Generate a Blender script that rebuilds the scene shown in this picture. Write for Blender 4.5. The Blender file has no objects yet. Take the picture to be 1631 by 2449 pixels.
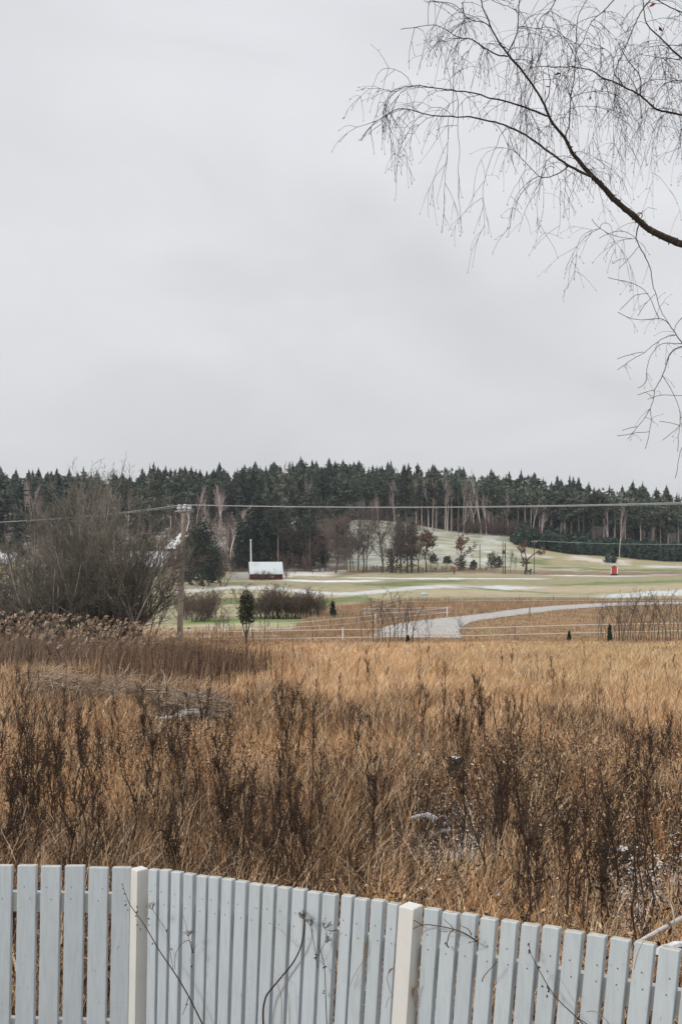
import bpy, math, random
import numpy as np
from mathutils import Vector

# ------------------------------------------------------------------ camera, world, sun, exposure
SC = bpy.context.scene
C = SC.collection
F = 2400.0            # focal length in photograph pixels (35 mm full frame, upright)
CX, YH = 815.5, 1330.0
CZ = 2.75             # camera height above the foot of the fence
cam_d = bpy.data.cameras.new('camera')
cam = bpy.data.objects.new('camera', cam_d); C.objects.link(cam)
cam.location = (0, 0, CZ); cam.rotation_euler = (math.radians(90), 0, 0)
cam_d.sensor_fit = 'VERTICAL'; cam_d.sensor_height = 36.0; cam_d.sensor_width = 24.0
cam_d.lens = 36.0 * F / 2449.0
cam_d.shift_y = (YH - 1224.5) / 2449.0
cam_d.clip_start = 0.1; cam_d.clip_end = 3000
SC.camera = cam
SC.view_settings.view_transform = 'Standard'; SC.view_settings.look = 'None'
SC.view_settings.exposure = 0.0; SC.view_settings.gamma = 1.0
SC.view_settings.use_curve_mapping = False
SC.cycles.max_bounces = 5; SC.cycles.diffuse_bounces = 3; SC.cycles.transparent_max_bounces = 4

SUN_EL, SUN_AZ = math.radians(36), math.radians(-122)   # behind and left of the camera, veiled by cloud
W = bpy.data.worlds.new("World"); SC.world = W; W.use_nodes = True
nt = W.node_tree; nt.nodes.clear()
def WN(t, **k):
    n = nt.nodes.new(t)
    for a, b in k.items(): setattr(n, a, b)
    return n
wo = WN('ShaderNodeOutputWorld'); bg = WN('ShaderNodeBackground')
sky = WN('ShaderNodeTexSky', sky_type='NISHITA'); sky.sun_disc = False
sky.sun_elevation = SUN_EL; sky.sun_rotation = SUN_AZ; sky.air_density = 1.0; sky.dust_density = 4.0
tc = WN('ShaderNodeTexCoord'); sep = WN('ShaderNodeSeparateXYZ')
nt.links.new(tc.outputs['Generated'], sep.inputs[0])
ramp = WN('ShaderNodeValToRGB')                       # overcast deck: brighter overhead than at the horizon
els = ramp.color_ramp.elements
els[0].position = 0.0; els[0].color = (6.15, 6.20, 6.40, 1)
els[1].position = 1.0; els[1].color = (14.0, 14.0, 14.3, 1)
for p, c in ((0.06, (6.55, 6.60, 6.78, 1)), (0.12, (6.95, 6.98, 7.12, 1)), (0.20, (7.15, 7.18, 7.35, 1)), (0.36, (7.15, 7.22, 7.50, 1)), (0.50, (7.2, 7.3, 7.6, 1)), (0.75, (11.0, 11.1, 11.4, 1))):
    e = els.new(p); e.color = c
nt.links.new(sep.outputs['Z'], ramp.inputs[0])
mp = WN('ShaderNodeMapping'); mp.inputs['Scale'].default_value = (2.4, 2.4, 5.0); mp.inputs['Location'].default_value = (3.1, 0.7, 1.3)
nt.links.new(tc.outputs['Generated'], mp.inputs[0])
nz = WN('ShaderNodeTexNoise'); nz.inputs['Scale'].default_value = 1.6; nz.inputs['Detail'].default_value = 4.0; nz.inputs['Roughness'].default_value = 0.45; nz.inputs['Distortion'].default_value = 0.5
nt.links.new(mp.outputs[0], nz.inputs['Vector'])
mr = WN('ShaderNodeMapRange'); mr.inputs['From Min'].default_value = 0.25; mr.inputs['From Max'].default_value = 0.75
mr.inputs['To Min'].default_value = 0.93; mr.inputs['To Max'].default_value = 1.15
nt.links.new(nz.outputs['Fac'], mr.inputs['Value'])
mul = WN('ShaderNodeVectorMath', operation='SCALE')
nt.links.new(ramp.outputs['Color'], mul.inputs[0]); nt.links.new(mr.outputs[0], mul.inputs['Scale'])
mixs = WN('ShaderNodeMix', data_type='RGBA'); mixs.inputs['Factor'].default_value = 0.03
nt.links.new(mul.outputs[0], mixs.inputs['A']); nt.links.new(sky.outputs['Color'], mixs.inputs['B'])
nt.links.new(mixs.outputs['Result'], bg.inputs['Color']); bg.inputs['Strength'].default_value = 0.10
nt.links.new(bg.outputs[0], wo.inputs[0])

sd = bpy.data.lights.new('sun', 'SUN'); sd.energy = 2.0; sd.angle = math.radians(10); sd.color = (1.0, 0.96, 0.90)
sun = bpy.data.objects.new('sun', sd); C.objects.link(sun)
sv = Vector((math.sin(SUN_AZ) * math.cos(SUN_EL), math.cos(SUN_AZ) * math.cos(SUN_EL), math.sin(SUN_EL)))
sun.rotation_euler = sv.to_track_quat('Z', 'Y').to_euler()

# ------------------------------------------------------------------ helpers
rng = np.random.default_rng(11)
rnd = random.Random(5)

def mat(name, col, rough=0.85, noise=None, attr=None, vary=0.0, spec=0.25, bump=None, transl=0.0):
    """col base colour; noise=(scale, colour2, lo, hi[, stretch]); attr = colour attribute; vary = per object value change"""
    m = bpy.data.materials.new(name); m.use_nodes = True
    t = m.node_tree; b = t.nodes['Principled BSDF']
    b.inputs['Roughness'].default_value = rough
    b.inputs['Specular IOR Level'].default_value = spec
    src = None
    if attr:
        a = t.nodes.new('ShaderNodeAttribute'); a.attribute_name = attr; src = a.outputs['Color']
    else:
        r = t.nodes.new('ShaderNodeRGB'); r.outputs[0].default_value = (*col, 1); src = r.outputs[0]
    if noise:
        sc_, c2, lo, hi = noise[:4]
        co = t.nodes.new('ShaderNodeTexCoord'); vec = co.outputs['Object']
        if len(noise) > 4:
            mpn = t.nodes.new('ShaderNodeMapping'); mpn.inputs['Scale'].default_value = noise[4]
            t.links.new(vec, mpn.inputs[0]); vec = mpn.outputs[0]
        n = t.nodes.new('ShaderNodeTexNoise'); n.inputs['Scale'].default_value = sc_; n.inputs['Detail'].default_value = 5
        t.links.new(vec, n.inputs['Vector'])
        rr = t.nodes.new('ShaderNodeMapRange'); rr.inputs['From Min'].default_value = lo; rr.inputs['From Max'].default_value = hi
        t.links.new(n.outputs['Fac'], rr.inputs['Value'])
        mx = t.nodes.new('ShaderNodeMix'); mx.data_type = 'RGBA'
        t.links.new(rr.outputs[0], mx.inputs['Factor']); t.links.new(src, mx.inputs['A'])
        mx.inputs['B'].default_value = (*c2, 1); src = mx.outputs['Result']
        if bump:
            bp = t.nodes.new('ShaderNodeBump'); bp.inputs['Strength'].default_value = bump; bp.inputs['Distance'].default_value = 0.01
            t.links.new(n.outputs['Fac'], bp.inputs['Height']); t.links.new(bp.outputs[0], b.inputs['Normal'])
    if vary:
        oi = t.nodes.new('ShaderNodeObjectInfo')
        v = t.nodes.new('ShaderNodeMapRange'); v.inputs['To Min'].default_value = 1 - vary; v.inputs['To Max'].default_value = 1 + vary
        t.links.new(oi.outputs['Random'], v.inputs['Value'])
        h = t.nodes.new('ShaderNodeHueSaturation'); t.links.new(src, h.inputs['Color']); t.links.new(v.outputs[0], h.inputs['Value'])
        src = h.outputs[0]
    t.links.new(src, b.inputs['Base Color'])
    if transl:
        tr = t.nodes.new('ShaderNodeBsdfTranslucent'); t.links.new(src, tr.inputs['Color'])
        ms = t.nodes.new('ShaderNodeMixShader'); ms.inputs[0].default_value = transl
        out = t.nodes['Material Output']
        t.links.new(b.outputs[0], ms.inputs[1]); t.links.new(tr.outputs[0], ms.inputs[2]); t.links.new(ms.outputs[0], out.inputs[0])
    return m

def tag(o, label=None, cat=None, group=None, kind=None):
    if label: o['label'] = label
    if cat: o['category'] = cat
    if group: o['group'] = group
    if kind: o['kind'] = kind
    return o

def empty(name, loc, rz=0, **k):
    o = bpy.data.objects.new(name, None); C.objects.link(o)
    o.location = loc; o.rotation_euler = (0, 0, rz); o.empty_display_size = 0.2
    return tag(o, **k)

class MB:
    """collects geometry of one mesh"""
    def __init__(s): s.v = []; s.f = []; s.m = []; s.n = 0
    def add(s, v, f, mi=0):
        v = np.asarray(v, dtype=np.float32).reshape(-1, 3)
        for q in f: s.f.append(tuple(int(i) + s.n for i in q)); s.m.append(mi)
        s.v.append(v); s.n += len(v)
    def addnp(s, v, f, mi=0):
        s.v.append(np.asarray(v, dtype=np.float32).reshape(-1, 3))
        s.f.extend(map(tuple, (np.asarray(f) + s.n).tolist())); s.m.extend([mi] * len(f)); s.n += len(v)
    def box(s, c, d, mi=0, rz=0.0, taper=1.0):
        hx, hy, hz = d[0] / 2, d[1] / 2, d[2] / 2
        p = []
        for z, k in ((-hz, 1), (hz, taper)):
            for x, y in ((-hx, -hy), (hx, -hy), (hx, hy), (-hx, hy)):
                x2, y2 = x * k, y * k
                p.append((c[0] + x2 * math.cos(rz) - y2 * math.sin(rz), c[1] + x2 * math.sin(rz) + y2 * math.cos(rz), c[2] + z))
        s.add(p, [(0, 3, 2, 1), (4, 5, 6, 7), (0, 1, 5, 4), (1, 2, 6, 5), (2, 3, 7, 6), (3, 0, 4, 7)], mi)
    def tube(s, pts, rad, sides=5, mi=0, cap=True):
        pts = np.asarray(pts, dtype=float); n = len(pts)
        rad = np.broadcast_to(np.asarray(rad, dtype=float), (n,))
        tg = np.gradient(pts, axis=0); tg /= (np.linalg.norm(tg, axis=1, keepdims=True) + 1e-9)
        ref = np.array([0.0, 1, 0]) if abs(tg[0][1]) < 0.8 else np.array([1.0, 0, 0])
        a = np.cross(tg, ref); a /= (np.linalg.norm(a, axis=1, keepdims=True) + 1e-9); b = np.cross(tg, a)
        th = np.arange(sides) * 2 * math.pi / sides
        ring = pts[:, None, :] + rad[:, None, None] * (np.cos(th)[None, :, None] * a[:, None, :] + np.sin(th)[None, :, None] * b[:, None, :])
        fs = []
        for i in range(n - 1):
            for k in range(sides):
                k2 = (k + 1) % sides
                fs.append((i * sides + k, i * sides + k2, (i + 1) * sides + k2, (i + 1) * sides + k))
        if cap: fs.append(tuple(range(sides))[::-1]); fs.append(tuple((n - 1) * sides + k for k in range(sides)))
        s.add(ring.reshape(-1, 3), fs, mi)
    def build(s, name, mats, parent=None, smooth=False):
        me = bpy.data.meshes.new(name)
        v = np.concatenate(s.v) if s.v else np.zeros((0, 3))
        me.from_pydata(v.tolist(), [], s.f)
        if not isinstance(mats, (list, tuple)): mats = [mats]
        for m in mats: me.materials.append(m)
        if len(mats) > 1: me.polygons.foreach_set('material_index', s.m)
        if smooth: me.polygons.foreach_set('use_smooth', [True] * len(me.polygons))
        me.update()
        o = bpy.data.objects.new(name, me); C.objects.link(o)
        if parent: o.parent = parent
        return o

def segs_geo(p0, p1, r0, r1):
    """three sided prisms for many segments at once"""
    p0 = np.asarray(p0, float); p1 = np.asarray(p1, float); n = len(p0)
    r0 = np.asarray(r0)[:, None]; r1 = np.asarray(r1)[:, None]
    d = p1 - p0; d /= (np.linalg.norm(d, axis=1, keepdims=True) + 1e-9)
    ref = np.where(np.abs(d[:, 2:3]) < 0.8, np.array([[0, 0, 1.0]]), np.array([[1.0, 0, 0]]))
    a = np.cross(d, ref); a /= np.linalg.norm(a, axis=1, keepdims=True); b = np.cross(d, a)
    V = np.zeros((n, 6, 3))
    for k in range(3):
        t = k * 2.0944; o = math.cos(t) * a + math.sin(t) * b
        V[:, k] = p0 + o * r0; V[:, 3 + k] = p1 + o * r1
    base = (np.arange(n) * 6)[:, None]
    Fq = np.concatenate([base + np.array([[k, (k + 1) % 3, 3 + (k + 1) % 3, 3 + k]]) for k in range(3)])
    return V.reshape(-1, 3), Fq

def tri_mesh(name, V, T, m, cols=None, parent=None, quads=False):
    """fast path: big triangle (or quad) meshes straight from arrays"""
    me = bpy.data.meshes.new(name); k = 4 if quads else 3
    V = np.ascontiguousarray(V, dtype=np.float32); T = np.ascontiguousarray(T, dtype=np.int32)
    me.vertices.add(len(V)); me.vertices.foreach_set('co', V.ravel())
    me.loops.add(T.size); me.loops.foreach_set('vertex_index', T.ravel())
    me.polygons.add(len(T)); me.polygons.foreach_set('loop_start', np.arange(0, T.size, k, dtype=np.int32))
    me.polygons.foreach_set('loop_total', np.full(len(T), k, dtype=np.int32))
    if cols is not None:
        a = me.color_attributes.new('Col', 'FLOAT_COLOR', 'POINT')
        c4 = np.ones((len(V), 4), np.float32); c4[:, :3] = cols; a.data.foreach_set('color', c4.ravel())
    me.materials.append(m); me.update(calc_edges=True); me.validate()
    o = bpy.data.objects.new(name, me); C.objects.link(o)
    if parent: o.parent = parent
    return o

def copy_tree(o, parent=None):
    c = o.copy(); C.objects.link(c); c.parent = parent
    for ch in list(o.children): copy_tree(ch, c)
    return c

def vnoise(x, y, seed=0):
    """smooth 2-d value noise, numpy"""
    x = np.asarray(x, float); y = np.asarray(y, float)
    xi = np.floor(x).astype(np.int64); yi = np.floor(y).astype(np.int64); fx = x - xi; fy = y - yi
    fx = fx * fx * (3 - 2 * fx); fy = fy * fy * (3 - 2 * fy)
    def h(a, b):
        n = (a * 374761393 + b * 668265263 + seed * 974634777) & 0x7fffffff
        n = ((n ^ (n >> 13)) * 1274126177) & 0x7fffffff
        return ((n ^ (n >> 16)) & 0xffff) / 65535.0
    return (h(xi, yi) * (1 - fx) + h(xi + 1, yi) * fx) * (1 - fy) + (h(xi, yi + 1) * (1 - fx) + h(xi + 1, yi + 1) * fx) * fy

# ------------------------------------------------------------------ terrain
TC = np.array([-900, 0, 500, 870, 1150, 1400, 1631, 2500.0])
TD = np.array([0, 3.5, 5, 9, 18, 36, 57, 63, 78, 114, 150, 200, 210, 234, 258, 300, 380, 600, 1400])
near = [-2.55, -2.62, -2.75, -3.0, -3.3, -4.0, -4.85, -5.1, -5.3, -5.4, -4.8, -3.6]
def _z(dy, D): return -dy / F * D
far = {210: [34] * 8, 234: [-5, 0, -12, -22, -2, 14, 24, 34], 258: [-30, -48, -60, -85, -55, -14, 4, 20],
       300: [-70, -85, -105, -118, -98, -62, -42, -15], 380: [-110, -130, -140, -145, -128, -98, -80, -55],
       600: [-90, -105, -110, -115, -105, -80, -60, -40], 1400: [-20] * 8}
TZ = np.array([[z] * 8 for z in near] + [[_z(q, D) for q in far[D]] for D in (210, 234, 258, 300, 380, 600, 1400)])
def ground(X, D):
    """height of the ground above the camera plane's zero (world z)"""
    X = np.asarray(X, float); D = np.maximum(np.asarray(D, float), 0.01)
    u = np.clip(X / np.maximum(D, 3.0) * F + CX, TC[0], TC[-1])
    ci = np.clip(np.searchsorted(TC, u) - 1, 0, 6); cf = (u - TC[ci]) / (TC[ci + 1] - TC[ci])
    cf = cf * cf * (3 - 2 * cf)
    Dc = np.clip(D, TD[0], TD[-1] - .01)
    di = np.clip(np.searchsorted(TD, Dc) - 1, 0, len(TD) - 2); df = (Dc - TD[di]) / (TD[di + 1] - TD[di])
    z = (TZ[di, ci] * (1 - cf) + TZ[di, ci + 1] * cf) * (1 - df) + (TZ[di + 1, ci] * (1 - cf) + TZ[di + 1, ci + 1] * cf) * df
    und = (vnoise(X / 2.5 + 40, D / 3.5 + 7, 3) - .5) * 0.16 * np.clip((D - 6) / 6, 0, 1) * np.clip((110 - D) / 50, .0, 1)
    und += (vnoise(X / 16 + 9, D / 14, 5) - .5) * 0.5 * np.clip((D - 110) / 60, 0, 1)
    return z + und + CZ
def gz(X, D): return float(ground(X, D))
def P(x, y, D): return ((x - CX) / F * D, D, CZ - (y - YH) / F * D)
_DD = np.concatenate([np.linspace(5, 60, 400), np.linspace(60, 300, 1600)])
def hit(x, y):
    """depth at which the line of sight through photo point x, y meets the ground"""
    X = (x - CX) / F * _DD
    yy = YH - (ground(X, _DD) - CZ) / _DD * F
    i = np.argmax(yy <= y)
    return float(_DD[i]) if yy[i] <= y else 260.0
def GP(x, y):
    D = hit(x, y); X = (x - CX) / F * D
    return (X, D, gz(X, D))
def GD(x, D):
    X = (x - CX) / F * D
    return (X, D, gz(X, D))

# colours of the open ground, zone by zone (albedo)
SNOW = (.60, .63, .64); GRN = (.095, .150, .045); STRAW = (.44, .355, .245); OLIVE = (.25, .23, .135); BROWN = (.20, .13, .10)
PALE = (.54, .50, .43); RUST = (.34, .215, .125)
bands = [  # centre line, half thickness in rows, colour, strength
 ([(250, 1370), (700, 1392), (900, 1395), (1000, 1391), (1631, 1388)], 12, OLIVE, .55),
 ([(430, 1414), (480, 1412), (560, 1405), (660, 1408), (720, 1414), (800, 1421), (860, 1418), (930, 1412), (1000, 1405), (1060, 1402), (1150, 1405), (1300, 1406)], 5, SNOW, .85),
 ([(400, 1426), (560, 1424), (700, 1424), (760, 1428), (850, 1428)], 5, STRAW, .9),
 ([(400, 1442), (560, 1438), (700, 1436), (760, 1440), (850, 1431), (915, 1440)], 7, GRN, .85),
 ([(740, 1452), (860, 1453), (960, 1445)], 4, OLIVE, .9),
 ([(660, 1386), (700, 1388), (760, 1390.5), (860, 1390), (900, 1388)], 3.2, (.74, .75, .76), 1.),
 ([(830, 1382), (930, 1383), (1020, 1383.5), (1110, 1384), (1300, 1384)], 2.0, (.68, .69, .69), .95),
 ([(860, 1398), (920, 1397), (1000, 1391), (1110, 1389)], 4, GRN, .85),
 ([(900, 1398), (960, 1400), (1010, 1397)], 4, GRN, .8),
 ([(1010, 1420), (1200, 1418), (1400, 1410), (1631, 1404)], 8, STRAW, .75),
 ([(1100, 1403), (1180, 1411), (1250, 1415), (1330, 1419)], 3.2, GRN, .75),
 ([(1320, 1401), (1400, 1397), (1450, 1394.5), (1560, 1392), (1631, 1390)], 3.6, (.12, .19, .055), .95),
 ([(1440, 1430), (1500, 1424), (1560, 1419), (1631, 1416), (1750, 1414)], 7, SNOW, .95),
 ([(1000, 1431), (1300, 1430), (1520, 1432), (1631, 1434)], 2.6, GRN, .6),
 ([(1320, 1376), (1450, 1378), (1540, 1376.5), (1631, 1374)], 2.0, (.70, .71, .71), 1.),
 ([(840, 1444), (900, 1444)], 1.2, SNOW, .8),
 ([(1210, 1337), (1260, 1343), (1310, 1345)], 8, GRN, .75),
 ([(1290, 1357), (1400, 1360), (1450, 1363), (1631, 1364)], 3, GRN, .7),
 ([(1250, 1329), (1320, 1332)], 2.5, SNOW, 1.),
 ([(1360, 1334), (1400, 1336), (1450, 1342), (1500, 1345)], 7, (.68, .62, .56), .8),
 ([(1540, 1354), (1631, 1356)], 4, SNOW, .8),
 ([(1300, 1367), (1380, 1362), (1400, 1361)], 3, SNOW, .5),
 ([(640, 1373), (720, 1373), (810, 1372)], 6, (.66, .64, .60), .95),
 ([(800, 1376), (860, 1368), (960, 1364), (1100, 1366), (1200, 1367), (1300, 1369), (1460, 1372), (1631, 1372)], 5.5, BROWN, .9),
 ([(430, 1489), (600, 1484), (760, 1484), (900, 1476)], 6.5, (.17, .25, .075), 1.),
 ([(400, 1500), (600, 1496), (760, 1496)], 3.4, (.40, .42, .22), .9),
 ([(400, 1508), (600, 1505), (760, 1501)], 4.5, PALE, .9),
 ([(400, 1520), (600, 1516), (780, 1514)], 6, (.52, .42, .28), .9),
]
def ground_cols(X, D, Z):
    u = X / D * F + CX; v = YH - (Z - CZ) / D * F
    n1 = vnoise(X * .5, D * .5, 1); n2 = vnoise(X * .12 + 5, D * .12, 2); n3 = vnoise(u / 60, D * .35, 4); n4 = vnoise(X * 2.2, D * 1.1, 6); n5 = vnoise(u / 30, D * .7, 8); n6 = vnoise(u / 14, D * 1.3, 12)
    N = len(X); c = np.tile(np.array([[.060, .040, .028]]), (N, 1))
    def put(mask, col):
        mask = np.clip(mask, 0, 1)[:, None]
        c[:] = c * (1 - mask) + np.asarray(col)[None, :] * mask
    # beyond the reed meadow
    put((D > 50) * 1.0, RUST)
    put(np.clip((D - 50) / 10, 0, 1) * (n1 * .8), (.42, .29, .17))
    put((D > 62) * np.clip(n2 * 1.8 - .5, 0, 1) * .8, (.27, .22, .12))
    fld = np.clip((1440 - v + (n3 - .5) * 3) / 4, 0, 1) * (D > 100) + (u < 780) * np.clip((1500 - v) / 4, 0, 1) * (D > 60)
    put(fld, (.325, .305, .185))
    put(fld * np.clip(n3 * 2 - .7, 0, 1) * .6, STRAW)
    put(fld * np.clip(n2 * 2.2 - 1.0, 0, 1) * .5, OLIVE)
    put(fld * np.clip(n4 * 2.0 - 1.2, 0, 1) * .5, PALE)
    put(fld * np.clip(n6 * 2.4 - 1.0, 0, 1) * .7, (.235, .225, .125)); put(fld * np.clip(n5 * 2.6 - 1.5, 0, 1) * .6, (.47, .39, .29))
    wig = (n3 - .5) * 4 + (n1 - .5) * 2 + (n6 - .5) * 3.0
    for pts, ht, col, st in bands:
        xs = [p[0] for p in pts]; ys = [p[1] for p in pts]
        yc = np.interp(u, xs, ys); ends = np.clip((u - xs[0] + 25) / 50, 0, 1) * np.clip((xs[-1] + 25 - u) / 50, 0, 1)
        if xs[-1] >= 1631: ends = np.clip((u - xs[0] + 25) / 50, 0, 1)
        soft = min(2.2, ht * .6)
        k = np.clip((ht - np.abs(v + wig * min(1, ht / 6) - yc)) / soft, 0, 1) * ends * (D > 55)
        put(k * st * (0.35 + .65 * np.clip(n4 * .7 + n5 * .4 + n6 * .6, 0, 1)), col)
    # snowy slope under the wood, olive and straw to its right
    slope = (D > 208) * np.clip((1356 - v + (n3 - .5) * 12) / 8, 0, 1)
    sn = slope * np.clip((1275 + (n3 - .5) * 60 - u - (1330 - v) * .4) / 60, 0, 1)
    put(slope * .8, (.36, .31, .19)); put(slope * np.clip(n2 * 2 - .8, 0, 1) * .6, (.43, .33, .21)); put(slope * np.clip(n3 * 2.4 - 1.2, 0, 1) * .5, (.22, .24, .12))
    put(sn * (.5 + .5 * n4) * np.clip(.40 + n3 * .9, 0, 1), (.56, .585, .56))
    put(sn * np.clip(n5 * 2.6 - 1.1, 0, 1) * .85, (.25, .275, .18)); put(sn * np.clip(n6 * 2.6 - 1.2, 0, 1) * .45, (.40, .40, .34))
    for pts, ht, col, st in bands[16:21]:
        xs = [p[0] for p in pts]; ys = [p[1] for p in pts]
        k = np.clip((ht - np.abs(v + wig - np.interp(u, xs, ys))) / 3, 0, 1) * np.clip((u - xs[0] + 15) / 30, 0, 1) * np.clip((xs[-1] + 15 - u) / 30, 0, 1) * (D > 180)
        put(k * st * .8, col)
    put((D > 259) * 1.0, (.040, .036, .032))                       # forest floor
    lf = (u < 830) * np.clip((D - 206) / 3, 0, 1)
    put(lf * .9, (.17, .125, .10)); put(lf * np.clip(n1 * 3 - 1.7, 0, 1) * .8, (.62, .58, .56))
    # snow lying between the weeds on the right behind the fence
    sp = (D < 20) * np.clip(1 - np.hypot((u - 1050) / 230, (D - 10.2) / 1.9), 0, 1) + (D < 20) * np.clip(1 - np.hypot((u - 1560) / 210, (D - 9.2) / 2.6), 0, 1) \
       + (D < 20) * np.clip(1 - np.hypot((u - 1300) / 300, (D - 6.6) / 1.3), 0, 1)
    put(np.clip(sp * 1.8, 0, 1) * np.clip(vnoise(X * 7, D * 7, 9) * 4 - 2.5, 0, 1), (.55, .56, .57))
    return c

us = np.concatenate([np.linspace(-900, -60, 24), np.linspace(-50, 1690, 350), np.linspace(1700, 2500, 24)])
ds = np.concatenate([np.linspace(2.0, 14, 90), np.linspace(14.2, 56, 90), np.linspace(56.3, 110, 130), np.linspace(110.4, 212, 280), np.linspace(212.3, 262, 200), np.linspace(264, 420, 60), np.linspace(430, 1390, 20)])
UU, DG = np.meshgrid(us, ds); XG = (UU - CX) / F * DG
ZG = ground(XG.ravel(), DG.ravel())
Vg = np.stack([XG.ravel(), DG.ravel(), ZG], 1)
nr, nc = UU.shape
ii = (np.arange(nr - 1)[:, None] * nc + np.arange(nc - 1)[None, :]).ravel()
Tg = np.stack([ii, ii + 1, ii + nc + 1, ii + nc], 1)
M_ground = mat('ground', (0, 0, 0), .95, attr='Col', noise=(3.0, (.10, .07, .045), .62, 1.0), spec=.1)
TURF = 1
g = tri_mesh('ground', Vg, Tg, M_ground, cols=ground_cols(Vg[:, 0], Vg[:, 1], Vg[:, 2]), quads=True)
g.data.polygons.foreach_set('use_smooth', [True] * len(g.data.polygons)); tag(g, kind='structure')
# ground round the camera and out to the sides, same sheet level, so that the land does not end at the frame
mb = MB(); s_ = []
xs = [-1500, -400, -120, -30, -6, 6, 30, 120, 400, 1500]; ysd = [-60, -10, -2, 2.0]
idx = {}
vv = []
for j, y in enumerate(ysd):
    for i, x in enumerate(xs): idx[i, j] = len(vv); vv.append((x, y, CZ - 2.64 - .004))
mb.add(vv, [(idx[i, j], idx[i + 1, j], idx[i + 1, j + 1], idx[i, j + 1]) for j in range(3) for i in range(9)])
M_soil = mat('yard_ground', (.16, .12, .07), .95, noise=(1.2, (.30, .25, .13), .4, .7))
tag(mb.build('lawn', M_soil), kind='structure')

# gravel road
M_road = mat('gravel_road', (.42, .40, .375), .95, noise=(1.5, (.30, .285, .265), .45, .8))
top = [(2100, 1432), (1800, 1437), (1631, 1439.5), (1560, 1441), (1480, 1442), (1400, 1445), (1330, 1449), (1260, 1455), (1200, 1462), (1150, 1469), (1100, 1475), (1050, 1480), (1000, 1485), (965, 1490), (945, 1494), (925, 1499), (908, 1506), (898, 1514), (893, 1523)]
bot = [(2110, 1437), (1800, 1443), (1631, 1446), (1560, 1447.5), (1480, 1450), (1400, 1455), (1330, 1461), (1280, 1468), (1220, 1475), (1170, 1482), (1130, 1488), (1112, 1496), (1104, 1504), (1100, 1510), (1100, 1515), (1104, 1519), (1108, 1522), (1106, 1526), (1100, 1529)]
mb = MB(); rv = []; rf = []
K = 6
for (a, b) in zip(top, bot):
    A = GP(*a); B = GP(*b)
    for k in range(K + 1):
        t = k / K; X = A[0] + (B[0] - A[0]) * t; Y = A[1] + (B[1] - A[1]) * t
        rv.append((X, Y, gz(X, Y) + .05))
for i in range(len(top) - 1):
    for k in range(K): q = i * (K + 1) + k; rf.append((q, q + 1, q + K + 2, q + K + 1))
mb.add(rv, rf); tag(mb.build('gravel_road', M_road, smooth=True), kind='structure')

# ------------------------------------------------------------------ materials
M_paint = mat('fence_paint', (.475, .52, .55), .6, noise=(60, (.41, .455, .485), .42, .78, (1, 1, .12)), bump=.18, vary=.05, spec=.3)
M_cream = mat('post_paint', (.62, .61, .575), .55, noise=(7, (.53, .515, .455), .5, .85, (1, 1, .5)), bump=.15)
M_screw = mat('screw', (.10, .09, .08), .5)
M_endgrain = mat('end_grain', (.46, .44, .38), .85, noise=(30, (.28, .26, .20), .4, .7))
M_snow = mat('snow', (.66, .665, .68), .7, noise=(14, (.52, .53, .55), .4, .75), bump=.4, spec=.2)
M_grass = mat('grass', (0, 0, 0), .8, attr='Col', spec=.15, transl=.07)
M_weed = mat('dry_weed', (.040, .027, .020), .9, noise=(6, (.085, .055, .038), .4, .7), vary=.25, spec=.1)
M_weed2 = mat('dry_weed_pale', (.34, .25, .16), .9, noise=(6, (.20, .14, .09), .4, .7), vary=.2, spec=.1)
M_bark = mat('birch_bark', (.060, .044, .036), .9, noise=(45, (.17, .165, .10), .55, .75), spec=.1)
M_twig = mat('birch_twig', (.035, .023, .021), .85, spec=.1)
M_bark_g = mat('willow_bark', (.20, .19, .15), .95, noise=(3, (.46, .44, .36), .4, .7), vary=.15, spec=.1)
M_twig_g = mat('willow_twig', (.125, .122, .096), .95, vary=.3, noise=(.8, (.25, .21, .18), .4, .65), spec=.1)
M_bark_d = mat('dark_bark', (.09, .07, .06), .95, noise=(2, (.15, .125, .105), .4, .7), vary=.2, spec=.1)
M_twig_d = mat('dark_twig', (.15, .118, .10), .95, vary=.3, spec=.1)
M_twig_r = mat('reddish_twig', (.17, .115, .095), .95, vary=.2, spec=.1)
M_birchw = mat('white_birch_bark', (.66, .58, .54), .9, noise=(2, (.30, .25, .22), .5, .8), vary=.1, spec=.1)
M_twig_p = mat('pinkish_twig', (.36, .275, .25), .95, vary=.2, spec=.1)
M_pine = mat('pine_needles', (.062, .084, .064), .9, noise=(.30, (.135, .150, .105), .4, .65), vary=.5, spec=.15)
M_spruce = mat('spruce_needles', (.030, .044, .034), .9, noise=(.6, (.052, .068, .048), .4, .65), vary=.3, spec=.15)
M_young = mat('young_spruce_needles', (.045, .075, .060), .9, noise=(.7, (.075, .110, .080), .4, .65), vary=.25, spec=.15)
M_pbark = mat('pine_bark', (.15, .12, .105), .95, noise=(.5, (.25, .215, .195), .4, .7), vary=.35, spec=.1)
M_oakleaf = mat('brown_oak_leaves', (.17, .10, .065), .9, noise=(1, (.25, .16, .10), .4, .65), spec=.1)
M_red = mat('red_boards', (.075, .026, .024), .85, noise=(4, (.13, .03, .03), .45, .75, (6, 6, .5)), spec=.15)
M_redb = mat('bright_red_boards', (.42, .05, .045), .8, noise=(8, (.32, .04, .035), .45, .75, (6, 6, .5)), spec=.15)
M_white = mat('white_wood', (.72, .72, .70), .7)
M_dark = mat('dark_wood', (.05, .045, .042), .8)
M_roofsnow = mat('snowy_roof', (.54, .58, .59), .8, noise=(.5, (.42, .48, .46), .48, .7), spec=.15)
M_yel = mat('yellow_boards', (.58, .48, .28), .85, noise=(3, (.48, .38, .22), .45, .75))
M_glass = mat('window_glass', (.03, .035, .04), .15, spec=.6)
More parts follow.
